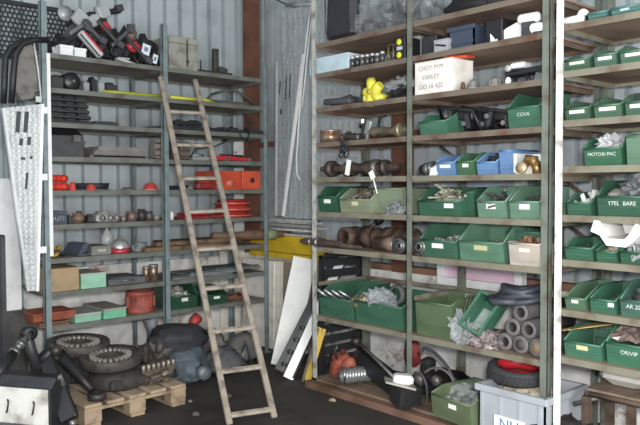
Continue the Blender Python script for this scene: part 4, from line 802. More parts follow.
S = spot('R', 512.5, 536, 5, .06, 153); t = T(S, 'white_box', 'white open box holding a brass fitting beside the right post', 'box'); w, h = S.w, S.h
b = B(); b.box((-w*.42, .1, h*.5), (w*.16, .2, h), None, .002); b.box((w*.0, .19, h*.5), (w*.8, .01, h)); b.box((0, .1, .004), (w, .2, .008)); b.build('box_body', white, t); b = B(); b.box((w*.25, .1, h*.25), (w*.4, .19, h*.45), None, .002); b.build('box_flap', mat('e2dccb', .6, 0, .05), t)
S = spot('R', 519, 536, 5, .0, 155); t = T(S, 'brass_fitting', 'brass pipe fitting in front of the white box', 'fitting'); br = mat('a08253', .35, .7, .3, 20, dirt='66502f'); b = B(); b.tube([(-S.w*.4, .03, S.h*.35), (-S.w*.1, .03, S.h*.8), (S.w*.2, .03, S.h*.75), (S.w*.38, .03, S.h*.3)], [.02, .03, .03, .022], 12); b.build('elbow', br, t); b = B(); b.lathe([(.001, -.02), (.032, -.02), (.034, 0), (.015, .01), (.001, .01)], (-S.w*.3, .0, .035), 'Y', 16); b.build('fitting_cap', mat('c9b58c', .4, .5, .2), t); b = B(); b.tube([(S.w*.35, .03, .07), (S.w*.38, .03, .0)], .024, 10); b.build('foot', br, t)
# ---- shelf 6 (z 1.882)
S = spot('R', 316, 330, 6, .03, 130); t = T(S, 'bushing_pair', 'copper-coloured bushing with a dark core near the left post', 'bushing'); r = S.w/2
cp = mat('9b7f6b', .35, .6, .3, 15); b = B(); b.lathe([(r*.6, 0), (r, 0), (r, S.h*.9), (r*.6, S.h*.9), (r*.6, 0)], (0, r, 0), n=24); b.build('bushing_wall', cp, t); b = B(); b.lathe([(r*.5, S.h*.86), (r*1.06, S.h*.86), (r*1.06, S.h), (r*.5, S.h)], (0, r, 0), n=24); b.build('bushing_rim', mat('b39a88', .3, .7, .2), t)
for k, (a, c, top) in enumerate(((336, 343.5, 131), (351, 356, 133))):
    S = spot('R', a, c, 6, .1, top); r = S.w*.6; t = T(S, 'metal_ring', ['bronze ring between the copper bushing and the dark chain', 'small steel ring before the silver bracket'][k], 'ring', 'metal rings'); b = B(); b.lathe([(r*.7, 0), (r, 0), (r, S.h), (r*.7, S.h), (r*.7, 0)], (0, r, 0), n=20); b.build('ring_wall', mat('8c8078', .35, .6, .3), t); b = B(); b.lathe([(r*.6, S.h*.85), (r*1.08, S.h*.85), (r*1.08, S.h), (r*.6, S.h)], (0, r, 0), n=20); b.build('ring_rim', steel, t)
S = spot('R', 335, 357, 6, -.02); t = T(S, 'dark_chain', 'dark chain and shackle hanging over the shelf edge near the left post', 'chain'); b = B()
for k, (x, z) in enumerate(((-.03, .012), (0.0, -.02), (.0, -.06), (.02, -.1), (-.03, -.06), (-.035, -.1))):
    pts = [(x+.02*math.cos(q*PI/6), -.012+(.008 if k % 2 else 0)*math.sin(q*PI/6), z+.028*math.sin(q*PI/6)) for q in range(12)]; b.tube(pts, .006, 6, True)
b.build('links', black, t); b = B(); b.box((.0, .1, .03), (.14, .12, .05), (0, .1, .1), .012); b.build('shackle_block', mat('45413d', .5, .4, .3), t)
S = spot('R', 356, 372, 6, .1, 117); t = T(S, 'steel_bracket', 'silver steel bracket leaning with a black loop behind it', 'bracket'); h = S.h; b = B(); b.box((.01, .03, h*.45), (.055, .03, h*.95), (0, .35, 0), .01); b.box((-.05, .03, h*.85), (.05, .035, .05), None, .012); b.build('bracket_bar', mat('b9bcbb', .25, .7, .2), t); b = B(); b.tube([(.04, .06, h*.2), (.09, .06, h*.6), (.1, .06, h*.95), (.16, .06, h*1.0)], .01, 8); b.tube([(-.07, .04, h*.95), (-.09, .05, h*.6)], .008, 6); b.build('black_loop', black, t)
S = spot('R', 376, 405, 6, .06); t = rod_path(S, 'brass_shaft', 'mottled brass-grey shaft lying left of the middle post', 'shaft', mat('77705f', .45, .5, .4, 14, dirt='453c33'), [(.022, -.19), (.022, -.15), (.036, -.15), (.036, -.05), (.028, -.05), (.028, .06), (.045, .06), (.045, .13), (.03, .13), (.03, .18)], .05, turn=.03, ends=[(.08, .052, .03, mat('908468', .4, .5, .2))])
S = spot('R', 392, 406, 6, .24, 126); dish(S, 'brass_ring', 'round dark cap behind the mottled shaft', '6d6252', 'cap', metal=.4)
S = spot('R', 418, 447, 6, .04, 113); bin_(S, 'green bin full of black pipes just below the large white carton', '37805a', .34, GB, lip=.6, cut=.35)
fm = mat('2d2d30', .45, .2, .2)
fr = [(426, 470, 102, .02, 'black steel frame nearest the middle post, sticking out of the green bin'), (452, 486, 103, .1, 'black steel frame in the middle of the seventh shelf up'), (470, 508, 104, .05, 'black steel frame leaning against the green bin with a code')]
for k, (a, c, top, d, l) in enumerate(fr):
    S = spot('R', a, c, 6, d, top, dz=.0); t = T(S, 'wiper_frame', l, 'frame', 'black steel frames', turn=.04*(k-1)); t.name = 'steel_stand'; w, h = S.w, S.h; z0 = .11 if k == 0 else .012
    b = B(); b.tube([(-w/2, .16, z0), (-w*.42, .08, h*.95), (w*.35, .1, h*.7), (w/2, .12, .012)], .012, 8); b.tube([(-w*.45, .2, h*.55+z0*.3), (w*.46, .22, h*.35)], .016, 8); b.build('frame_tube', fm, t)
    b = B(); b.box((-w*.2, .12, h*.5), (.03, .1, h*.6), (0, .2, .2), .005); b.box((w*.2, .14, h*.38), (.03, .1, h*.5), (0, -.2, .2), .005); b.box((0, .16, h*.62), (w*.5, .05, .06), (0, .15, 0), .008); b.build('cross_plate', fm, t); b = B(); b.cyl((-w*.18, .05, h*.6), .016, .02, 'Y', 10); b.cyl((w*.22, .06, h*.3), .016, .02, 'Y', 10); b.build('bolt', steel, t)
S = spot('R', 436, 470, 6, .22, 118); b = B(); b.blob((0, .12, 0), (S.w, .24, S.h), .4, 2.4, 3, 3); one(b, S, 'rubber_boot', 'black rubber lump under the steel frames', 'rubber', blackr)
S = spot('R', 506, 541, 6, .04, 91); bin_(S, 'green bin with a white painted code, under the black mechanism at the right post', '2f7450', .34, GB, txt='COVA', lip=.56, cut=.32)
# ---- shelf 7 (z 2.147)
S = spot('R', 322, 356, 7, .12, 95); t = T(S, 'dark_bundle', 'dark folded tarpaulin strip on the shelf left of the yellow gloves', 'bundle'); b = B(); b.blob((0, .12, 0), (S.w, .24, S.h), .35, 2.5, 2, 3, True, False); b.build('folded_sheet', mat('404347', .7, 0, .2), t); b = B(); b.box((0, .0, S.h*.5), (S.w*.8, .06, S.h*.5), (.1, .05, 0), .01); b.build('fold', mat('4a4d52', .7), t)
S = spot('R', 356, 383, 7, .02, 78); t = T(S, 'yellow_valve', 'bright yellow star-shaped casting with knobs on the shelf under the bolts', 'valve'); ym = mat('d9d34e', .4, 0, .08); w, h = S.w, S.h
b = B(); b.lathe([(.001, 0), (.06, 0), (.07, -.02), (.05, -.05), (.001, -.05)], (0, .06, h*.42), 'Y', 16)
for q in range(5):
    a = PI/2+.25+q*2*PI/5; L = (.10, .085, .1, .1, .085)[q]; b.tube([(0, .04, h*.42), (math.cos(a)*L*.7, .04, h*.42+math.sin(a)*L*.7), (math.cos(a)*L, .04, h*.42+math.sin(a)*L)], [.04, .038, .03], 10)
b.box((-.05, .07, .03), (.1, .1, .06), (0, 0, .3), .015); b.box((.06, .07, .025), (.08, .1, .05), None, .015); b.build('valve_casting', ym, t); b = B(); b.lathe([(.001, 0), (.022, 0), (.018, -.02), (.001, -.02)], (0, .008, h*.42), 'Y', 12); b.build('hub', mat('b3a93c', .5), t)
S = spot('R', 383, 405, 7, .06, 86); bag(S, 'black crumpled bag left of the middle post, under a clear one', .2, None, .4, 21, M=mat('35363a', .35, 0, .3))
S = spot('R', 380, 408, 7, .12, 78, dz=.075); bag(S, 'clear crinkled bag lying on the black bag', .16, None, .35, 22, M=mat('c3c9cb', .12, 0, .15, alpha=.5))
S = spot('R', 414, 452, 7, .02, 60); t = box_lid(S, 'white_carton', 'large white carton with faint handwriting right of the middle post', 'e9e6e0', .23, .03, 'ded9d0', 'carton')
ink = mat('a39c98', .8, 0, .05); w, h = S.w, S.h
for s_, z in (('CHDY M.M', .78), ('VARLEY', .5), ('OO 16 422', .22)): text(s_, h*.2, ink, t, (-w*.05, -.001, h*z))
S = spot('R', 440, 463, 7, .06, 57, dz=S.h); b = B(); b.box((.0, .08, .016), (S.w*.9, .13, .02), (.1, .05, .2), .006); one(b, S, 'orange_tray', 'orange-red plastic piece on top of the white carton', 'tray', mat('d8532f', .4, 0, .1))
for k, (a, c, top) in enumerate(((464, 475, 78), (485.5, 497.5, 75.5))):
    S = spot('R', a, c, 7, .04, top); dish(S, 'chrome_dome', ['small shiny dome right of the white carton', 'larger shiny dome beside the black mechanism'][k], 'b9bab6', 'dome', lambda r, h: [(.001, 0), (r*1.05, 0), (r*1.05, h*.15), (r, h*.2), (r*.9, h*.6), (r*.6, h*.9), (.001, h)], .2, .7)
for k, (a, c) in enumerate(((459.5, 463.5), (504, 509))):
    S = spot('R', a, c, 7, .03, 82 if k == 0 else 77); b = B(); b.lathe([(.001, 0), (S.w/2, 0), (S.w/2, S.h*.6), (S.w*.3, S.h), (.001, S.h)], (0, S.w/2, 0)); one(b, S, 'bottle_stopper', ['tiny brown knob between the white carton and the small dome', 'tiny white knob under the black mechanism'][k], 'knob', [rust, white][k])
S = spot('R', 500, 545, 7, .12, 57); t = T(S, 'wiper_mechanism', 'black steel mechanism with a white cap beside the right post', 'mechanism'); w, h = S.w, S.h
b = B(); b.box((0, .1, h*.55), (w, .1, .035), (0, -.03, 0), .006); b.box((-w*.3, .1, h*.68), (w*.36, .12, h*.24), None, .008); b.tube([(-w*.1, .08, h*.5), (w*.08, .06, h*.1)], .014, 8); b.tube([(w*.15, .08, h*.5), (w*.32, .06, h*.06)], .014, 8); b.tube([(-w*.4, .12, h*.5), (-w*.4, .12, .0)], .012, 8); b.tube([(w*.4, .12, h*.5), (w*.44, .12, .0)], .02, 8); b.build('steel_frame', fm, t)
b = B(); b.box((-w*.18, .07, h*.78), (.1, .08, h*.22), None, .008); b.build('white_cap', white, t); b = B(); b.lathe([(.001, 0), (.022, 0), (.02, -.02), (.001, -.02)], (-w*.38, .04, h*.7), 'Y', 14); b.build('lamp', mat('d8dad8', .2, .3), t); b = B(); b.box((w*.3, .08, h*.15), (.1, .06, .09), (0, .3, 0), .01); b.build('motor', mat('8a8a8a', .4, .5, .3), t)
# ---- shelf 8 (z 2.406)
S = spot('R', 309, 348, 8, .02, 56); t = box_lid(S, 'blue_carton', 'pale ice-blue flat carton overhanging the left end of the upper shelf', 'b9cdd6', .42, .12, 'c5d5dc', 'carton')
S = spot('R', 348.5, 382, 8, .02)
for k in range(7):
    S = spot('R', 348.5+k*5, 352.5+k*5, 8, .03, [56, 55, 54.5, 54, 53, 53, 51][k]); t = T(S, 'spark_plug_tube', ['small dark jar, nearest the ice-blue carton', 'second small dark jar from the ice-blue carton', 'third small dark jar from the ice-blue carton', 'small dark jar in the middle of the row of seven', 'third small dark jar from the brass frame', 'second small dark jar from the brass frame', 'small dark jar nearest the brass frame'][k], 'jar', 'small dark jars in a row'); t.name = 'small_jar'
    r = S.w/2; b = B(); b.lathe([(.001, 0), (r, 0), (r, S.h*.72), (r*.7, S.h*.8), (.001, S.h*.8)], (0, r, 0), n=12); b.build('jar_body', mat(['4a4a4b', '3b3a3b', '5a5856'][k % 3], .25, .2, .3, 30), t); b = B(); b.lathe([(.001, S.h*.78), (r*.85, S.h*.78), (r*.85, S.h), (.001, S.h)], (0, r, 0), n=12); b.build('jar_cap', mat('c5c6c4', .3, .4), t)
S = spot('R', 383, 394, 8, .04, 42); t = T(S, 'brass_rack', 'small brass rod frame left of the black box with yellow discs', 'frame'); w, h = S.w, S.h; bm = mat('8e8068', .4, .6, .3); b = B()
for x in (-.45, .0, .45): b.tube([(x*w, .05, 0), (x*w, .05, h*.95)], .008, 8)
for z in (.08, .5, .92): b.tube([(-w*.5, .05, h*z), (w*.5, .05, h*z)], .006, 8)
b.build('rods', bm, t); b = B(); b.box((0, .05, .006), (w*1.05, .06, .012)); b.build('foot_plate', bm, t)
S = spot('R', 394.5, 405, 8, .03, 37); t = T(S, 'control_box', 'black box with two yellow discs just left of the middle post', 'control box'); w, h = S.w, S.h; b = B(); b.box((0, .08, h/2), (w, .16, h), None, .004); b.build('box_body', mat('222325', .4), t)
for z in (.2, .78):
    b = B(); b.lathe([(.001, -.012), (w*.2, -.01), (w*.24, 0), (.001, 0)], (-w*.05, .0, h*z), 'Y', 18); b.build('yellow_disc', mat('d6d640', .3, 0, .05), t)
b = B(); b.box((0, -.002, h*.5), (w*.5, .004, h*.16)); b.build('grey_plate', mat('aeb6bd', .4), t)
S = spot('R', 412, 419, 8, .2, 36); b = B(); b.box((0, .05, S.h/2), (S.w, .1, S.h), None, .004); b.box((0, -.001, S.h*.8), (S.w*.7, .004, S.h*.15)); one(b, S, 'pale_box', 'pale blue-grey box half hidden right behind the middle post', 'box', mat('b2bcc0', .6))
S = spot('R', 419.5, 434, 8, .05, 34); t = T(S, 'battery', 'black battery tilted beside a grey boxed one', 'battery'); w, h = S.w, S.h; b = B(); b.box((0, .1, h*.47), (w*.92, .18, h*.92), (0, 0, .12), .006); b.build('battery_case', mat('26262b', .4), t); b = B(); b.cyl((-w*.2, .06, h*.9), .014, h*.1); b.cyl((w*.2, .14, h*.9), .014, h*.1); b.build('terminal', dsteel, t)
S = spot('R', 433, 448, 8, .02, 39); t = box_lid(S, 'grey_carton', 'light grey carton with a black mark before the dark navy crate', 'a3a6ab', .14, .1, None, 'carton'); b = B(); b.box((0, -.001, S.h*.5), (S.w*.7, .002, .012), (0, .2, 0)); b.build('printed_mark', black, t)
S = spot('R', 448.5, 474, 8, .06, 26); t = T(S, 'navy_crate', 'dark navy plastic crate in the middle of the upper shelf', 'crate'); w, h = S.w, S.h; nm = mat('3c4658', .45, 0, .1); b = B()
for x in (-w/2+.005, w/2-.005): b.box((x, .17, h/2), (.01, .34, h))
for y in (.005, .335): b.box((0, y, h/2), (w, .01, h))
b.box((0, .17, .005), (w, .34, .01)); b.build('crate_body', nm, t); b = B(); b.box((0, -.006, h-.015), (w+.02, .014, .03), None, .003); b.box((0, -.004, h*.3), (w*.96, .008, .02)); b.build('crate_rim', nm, t)
S = spot('R', 475.5, 484, 8, .2, 25); bag(S, 'small grey paper bag between the navy crate and the black box', .12, None, .25, 31, M=mat('8d8a8c', .6))
S = spot('R', 484.5, 501, 8, .05, 18.5); t = T(S, 'speaker_box', 'black box with a white figure-like sticker on its front', 'box'); w, h = S.w, S.h; b = B(); b.box((0, .12, h/2), (w, .22, h), None, .005); b.build('box_body', mat('232226', .4), t); b = B(); b.prism([(-w*.1, 0), (-w*.14, h*.4), (0, h*.3), (w*.18, h*.12), (w*.3, h*.14), (w*.3, 0)], -.004, -.001, 'Y'); b.build('sticker', paper, t)
S = spot('R', 501.5, 524, 8, .08, 22); t = T(S, 'white_fairing', 'glossy white curved cover beside the black box with a sticker', 'cover'); w, h = S.w, S.h; b = B(); b.prism([(-w/2, 0), (-w/2, h*.55), (-w*.3, h*.72), (w*.2, h*.95), (w/2, h), (w/2, 0)], .0, .18, 'Y'); b.build('cover_shell', mat('eceef0', .2, 0, .04), t); b = B(); b.box((0, -.002, .012), (w*.96, .006, .014)); b.build('cover_lip', mat('c4c6c8', .4), t)
for k, (a, c, y, d, l) in enumerate(((516, 536, 21, .0, 'white lamp tube lying before the white cover at the right post'), (528, 545, 27, -.02, 'white lamp tube at the foot of the black folding stand'))):
    S = spot('R', a, c, 8, d); t = T(S, 'lamp_tube', l, 'lamp tube', 'white lamp tubes', turn=.15); b = B(); b.lathe([(.001, -S.w/2), (.024, -S.w/2), (.03, -S.w*.4), (.03, S.w*.4), (.02, S.w/2), (.001, S.w/2)], (0, .05, .035+.07*(k == 0)), 'X', 14); b.build('tube_glass', mat('f4f4f4', .15, 0, .02), t); b = B(); b.box((0, .05, .006+.035*(k == 0)), (S.w*.6, .05, .012+.07*(k == 0))); b.build('tube_cradle', dgrey, t)
S = spot('R', 522, 547, 8, .14, 8); t = T(S, 'folding_stand', 'black folding steel stand at the right end of the upper shelf', 'stand'); w, h = S.w, S.h; b = B(); b.tube([(-w*.5, .05, .01), (w*.4, .05, h*.9)], .012, 8); b.tube([(-w*.6, .1, h*.75), (w*.5, .1, .012)], .012, 8); b.build('cross_legs', black, t); b = B(); b.tube([(-w*.7, .08, h*.7), (w*.5, .08, h*.85)], .012, 8); b.box((-w*.3, .08, h*.8), (w*.4, .06, .05), (0, .1, 0), .006); b.build('top_bar', black, t)
# ---- shelf 9 (z 2.632)
S = spot('R', 323, 353, 9, .02); S.h = .42; t = T(S, 'vinyl_cushion', 'black vinyl seat pad standing on the topmost shelf at the left post', 'seat'); w = S.w; b = B(); b.box((0, .06, S.h/2), (w*.98, .1, S.h), (-.04, 0, 0), .035); b.build('cushion', mat('2e2e34', .4, 0, .12), t); b = B(); b.tube([(-w*.4, .0, .06), (-w*.42, -.004, S.h*.9)], .005, 6); b.build('piping', mat('43434a', .4), t); b = B(); b.tube([(w*.4, .0, .06), (w*.42, -.004, S.h*.9)], .005, 6); b.build('piping', mat('43434a', .4), t)
for k, (a, c, hh, d, l) in enumerate(((352, 374, .22, .06, 'clear crinkled bag beside the black seat pad'), (372, 404, .30, .08, 'larger clear crinkled bag left of the middle post on the topmost shelf'), (414, 437, .24, .1, 'clear crinkled bag just right of the middle post on the topmost shelf'))):
    S = spot('R', a, c, 9, d); S.h = hh; bag(S, l, .26, None, .4, 40+k, M=mat('92979b', .1, 0, .2, 10, alpha=.38), group='clear bags on the topmost shelf'); 
    S.h = hh*.6; S.w *= .7; b = B(); b.blob((0, .12, 0), (S.w, .18, S.h), .4, 2.5, k, 3); one(b, S, 'dark_parts', ['dark part inside the clear bag beside the seat pad', 'dark part inside the larger clear bag', 'dark part inside the clear bag right of the middle post'][k], 'part', mat('5e6063', .5, .2, .4))
S = spot('R', 440, 500, 9, .1); S.h = .12; b = B(); b.blob((0, .1, 0), (S.w, .2, .14), .3, 2.5, 8, 3); b.box((.05, .06, .06), (.2, .1, .08), None, .01); one(b, S, 'dark_casting', 'dark casting at the top edge of the photo on the topmost shelf', 'casting', blackr)

# ================================================================== RIGHT-HAND UNIT (white post)
GU = 'green bins behind the white post'
U = [
 (7, 586, 608, 8, '3f7d78', None, None, 'teal bin at the very top, first right of the bright bulb', None, .6, .3),
 (7, 609, 640, 2, '43827c', 'b9d4d0', None, 'teal bin at the very top, at the right edge of the photo', None, .6, .3),
 (6, 563, 590, 52, '3f6f50', 'c9cfc0', None, 'green bin with a tilted label, first on the second shelf below the top', None, .58, .35),
 (6, 592, 617, 46, '44775a', 'd7dccf', None, 'green bin with a wide label, second on the second shelf below the top', None, .58, .35),
 (6, 618, 648, 42, '44775a', 'd7dccf', None, 'green bin with wide label at the photo edge, second shelf below the top', None, .58, .35),
 (5, 563, 590, 99, '3f6b4e', 'dfe0d2', None, 'green bin with a wide pale label, first on the third shelf below the top', None, .55, .35),
 (5, 592, 622, 95, '437455', 'e4e5d6', None, 'green bin with a wide pale label, second on the third shelf below the top', None, .55, .35),
 (5, 623, 652, 91, '3c6f50', 'd9dccf', None, 'green bin at the photo edge holding a dark lump, third shelf below top', (('dark_lumps', 'dark lumps in the green bin at the photo edge', 'parts'), '5a5f66', 'bl', 1.1, 14, .2), .55, .35),
 (4, 582, 622, 136, '2b7349', None, 'MOTORI PAC', 'saturated green bin with a crumpled clear bag and dark lettering', None, .58, .3),
 (4, 624, 654, 133, '52835f', None, None, 'pale closed green bin cut by the photo edge, beside the lettered bin', None, .9, .12),
 (3, 565, 591, 193, '2f6e4d', None, None, 'small green bin with white paper in it, beside the white post', (('white_scraps', 'white paper scraps in the small green bin beside the white post', 'scraps'), 'd9dcd9', 'bl', .95, 10, 0), .55, .35),
 (3, 595, 650, 181, '2a6548', None, 'Y7EL  BARE', 'wide dark green bin with scrawled white lettering and a grey bag', None, .55, .32),
 (2, 563, 593, 240, '2f7652', None, None, 'dark green bin left of the small-part bin, under the white plastic cover', (('dark_bits', 'dark bits in the bin under the white plastic cover', 'parts'), '35503f', 'bn', .6, 16, .1), .6, .32),
 (2, 594, 617, 245, '2f7350', None, None, 'green bin with white bits, under the middle of the white plastic cover', (('white_bits', 'white and brown bits in the bin under the white cover', 'parts'), 'b9ad98', 'bn', .75, 30, 0), .6, .32),
 (2, 618, 655, 243, '2b6b4a', None, 'OBO1', 'green bin of silver scraps marked with a white code at the photo edge', (('silver_scraps', 'silver crinkled scraps in the bin at the photo edge', 'scraps'), 'b2b4b6', 'blr', 1.05, 60, .5), .55, .32),
 (1, 563, 586, 287, '4d7f58', 'e4e4d8', None, 'pale green bin with a white label, between the white post and greener bins', None, .5, .4),
 (1, 588, 616, 289, '2e7a54', 'd9e0d6', None, 'empty green bin with a small label at its corner, between two others', (('few_bits', 'a few dark bits in the nearly empty green bin', 'parts'), '4a4d4b', 'bn', .4, 10, .2), .55, .4),
 (1, 618, 655, 285, '39705a', None, 'AR 2045', 'green bin with a white painted number and dark bags, at the photo edge', (('dark_bags', 'dark bagged parts in the numbered bin at the photo edge', 'parts'), '474b4d', 'lb', 1.2, 20, .1), .5, .35),
 (0, 562, 602, 331, '37825c', 'c9c39a', None, 'big green bin holding gold-brown slats, on the lowest shelf beside the white post', None, .55, .35),
 (0, 604, 655, 328, '2f7c55', None, 'ORIVIP', 'big green bin holding a bag of reddish parts at the lower photo edge', None, .55, .35)]
for lev, a, c, top, col, lab, tx, l, cont, lip, cut in U:
    S = spot('U', a, c, lev, .03, top); bin_(S, l, col, .38 if lev < 2 else .32, GU, lab=lab, txt=tx, lip=lip, cut=cut, cont=cont, lw=.55 if lev in (5, 6) else .28 if lab != 'd9e0d6' else .2, labx=.3 if lab == 'd9e0d6' else 0)
S = spot('U', 572, 585, 7, .06, 2); t = T(S, 'lamp_bulb', 'bright white bulb-like lamp on a dark base at the top beside the white post', 'lamp'); b = B(); b.blob((0, .05, S.h*.4), (.07, .07, .09), 0, 1, 0, 3, False); b.build('bulb', mat('f2f4f6', .15, 0, .02), t); b = B(); b.cyl((0, .05, 0), .04, S.h*.4); b.build('lamp_base', black, t)
S = spot('U', 568, 580, 7, -.01); b = B(); b.lathe([(.001, -.06), (.02, -.06), (.02, .06), (.001, .06)], (-.02, .03, .021), 'X', 12); one(b, S, 'white_bulb_tube', 'small white tube lamp lying at the shelf edge below the bulb', 'lamp tube', mat('f4f4f4', .2, 0, .02))
S = spot('U', 594, 616, 4, .06, 134, dz=.085); bag(S, 'crumpled clear bag in the saturated green bin with dark lettering', .18, None, .5, 51, M=mat('d0d2d4', .2, 0, .2, 20, alpha=.75))
S = spot('U', 614, 648, 3, .1, 178, dz=.09); bag(S, 'grey bag bulging out of the wide dark green bin', .2, None, .35, 52, M=mat('7a7c80', .35, 0, .3, 15, alpha=.9))
S = spot('U', 603, 613, 3, .04, 190, dz=.08); b = B(); b.box((0, .08, .03), (S.w, .1, .05), (.3, .2, .1), .012); one(b, S, 'brown_pouch', 'pale brown pouch at the left of the wide dark green bin', 'pouch', mat('8d8a80', .6))
S = spot('U', 610, 640, 0, .08, 325, dz=.12); bag(S, 'clear bag of reddish parts in the big green bin at the photo edge', .24, None, .4, 53, M=mat('94827c', .3, 0, .45, 30, alpha=.88))
for k in range(5):
    S = spot('U', 566+k*5, 600, 0, .06); b = B(); b.box((0, 0, 0), (.03, .34, .006), (.12, 0, -.5-.06*k)); o = one(b, S, 'gold_slat', ['gold-brown slat nearest the white post', 'second gold-brown slat from the white post', 'middle gold-brown slat in the big green bin', 'second gold-brown slat from the red-parts bin', 'gold-brown slat nearest the red-parts bin'][k], 'slat', mat(['a3895b', 'b59d6c', '8a724a'][k % 3], .5, .1, .2), 'gold-brown slats in the big green bin'); o.location += Vector((.17, .06-.02*k, .15+.007*k))
# white plastic cover on the bins of shelf 2
S = spot('U', 590, 638, 2, .0, 224); t = T(S, 'plastic_moulding', 'white moulded plastic cover lying across the green bins, right of the white post', 'cover'); w = S.w; zb = .13; t.location.z += zb; h = .075
wm = mat('eaeae6', .35, 0, .05); out = [(-w*.5, h*.45), (-w*.42, h*1.25), (-w*.3, h*1.2), (-w*.2, h*.1), (-w*.1, 0), (w*.22, 0), (w*.3, h*.3), (w*.44, h*1.1), (w*.52, h*1.0), (w*.52, h*.3), (w*.34, -h*.3), (w*.25, -h*.55), (-w*.15, -h*.5), (-w*.3, h*.2)]
b = B(); b.prism(out, .0, .3, 'Y'); b.build('cover_shell', wm, t); b = B(); b.box((w*.06, .15, h*.9), (w*.3, .012, h*1.5), (.5, 0, 0), .004); b.build('inner_web', mat('c9c9c4', .5, 0, .1), t)
# under the lowest shelf of that unit
S = floor_spot(618, 665, 412, z=0); t = thing('trestle', 'rusty-edged wooden trestle under the lowest shelf at the photo edge', 'trestle', (0, 0, 0)); tm = mat('54453a', .8, 0, .4, 8, dirt='3a2c24')
p0, p1 = at(590, 393, X=3.72), at(646, 416, X=3.72); p1.z = p0.z; u = p1-p0; t.location = (p0.x, p0.y, 0); zt = p0.z
b = B(); b.tube([(0, 0, zt), (0, u.y*1.15, zt)], .022, 4); b.build('top_rail', tm, t); b = B(); b.tube([(.28, 0, zt), (.28, u.y*1.15, zt)], .022, 4); b.build('top_rail', tm, t)
b = B(); b.box((.14, u.y*.57, zt+.03), (.36, abs(u.y)*1.2, .015), None, .003); b.build('top_board', mat('7b6a5a', .8, 0, .3, 7), t)
for y in (.02, u.y*.75): 
    for x in (0, .28): b = B(); b.box((x, y, zt/2-.01), (.04, .04, zt-.02)); b.build('leg', tm, t)
S = Spot(); S.loc = Vector((3.78, at(622, 400, X=3.8).y, zt+.042)); S.rz = -PI/2; S.u = 'R'; S.w = .3; S.h = .17
t = T(S, 'plastic_canister', 'large milky plastic canister lying on the trestle under the lowest shelf', 'canister'); b = B(); b.box((0, .1, .085), (.28, .2, .16), None, .04); b.build('canister_body', mat('b8b5ae', .3, 0, .15, 5), t); b = B(); b.lathe([(.001, 0), (.026, 0), (.026, .03), (.001, .032)], (-.09, .1, .16)); b.build('screw_cap', mat('8d8a84', .5), t)
S.loc = Vector((3.99, at(602, 380, X=3.99).y, zt+.042)); t = T(S, 'white_cup', 'white and black tin standing behind the milky canister', 'tin'); b = B(); b.lathe([(.001, .05), (.035, .05), (.035, .16), (.001, .16)], (0, 0, 0)); b.build('tin_body', offw, t); b = B(); b.lathe([(.001, 0), (.037, 0), (.037, .05), (.001, .05)], (0, 0, 0)); b.build('tin_base', black, t)
A = at(574, 404, X=3.75); C2 = at(600, 397, X=3.75); b = B(); b.tube([(0, 0, 0), C2-A], .014, 8); tag(b.build('grey_bar', mat('6c6963', .5, .3), None, A), 'grey bar end sticking out between the crate and the trestle', 'bar')
for k, (u_, y, sx, hh, col, l) in enumerate(((603, 425, .34, .24, '2a2826', 'black rag heap under the trestle at the photo edge'), (632, 430, .24, .22, '363634', 'dark grey rag heap under the trestle near the photo corner'), (586, 424, .2, .13, '6b3f3c', 'dull red rag on the floor beside the grey crate'))):
    p = at(u_, y, Z=0); p.x = (3.66, 3.64, 3.8)[k]; b = B(); b.blob((0, 0, 0), (sx, .3, hh), .4, 2.5, k+7, 3); tag(b.build('rag_heap', mat(col, .8, 0, .35), None, (p.x, p.y-.06, 0), 0), l, 'rag')
# wire mesh panel behind the white post
A = at(562, 352, X=4.1); t = thing('wire_mesh', 'wire mesh panel standing on the shelf behind the white post', 'mesh', (3.95, Y4-.06, UZ[0]+.004), -PI/2)
b = B()
for k in range(12): b.tube([(-.02+k*.02, 0, 0), (-.02+k*.02, .03, .22)], .002, 4)
for k in range(5): b.tube([(-.02, .006*k, .01+.05*k), (.2, .006*k, .01+.05*k)], .002, 4)
b.build('mesh_wire', mat('8d8f8c', .4, .5), t); b = B(); b.tube([(-.03, 0, .003), (-.03, .03, .225), (.21, .03, .225), (.21, 0, .003)], .004, 6, True); b.build('mesh_frame', mat('8d8f8c', .4, .5), t)

# ================================================================== LADDER, LEANING THINGS, FLOOR
lw = mat('93897d', .85, 0, .25, 14, dirt='6a6158')
f0, f1 = Vector((2.585, 3.80, 0)), Vector((2.885, 3.71, 0)); t0, t1 = at(160.5, 77, Y=5.2), at(195, 80, Y=5.2)
t = thing('wooden_ladder', 'weathered wooden ladder leaning on the tall shelving unit by the back wall', 'ladder', (f0+f1)/2); o = t.location.copy()
for p, q in ((f0, t0), (f1, t1)):
    b = B(); plank(b, p-o+Vector((0, 0, .0)), q-o, .04, .036, (-.25, -1, .3), .006); b.build('rail', lw, t)
for s in (.021, .125, .226, .339, .448, .558, .66, .768, .88):
    p, q = f0.lerp(t0, s)-o, f1.lerp(t1, s)-o
    b = B(); plank(b, p, q, .04, .022, (0, -.3, 1), .004); b.build('rung', mat('a59b8d', .85, 0, .2, 14, dirt='7a7064'), t)

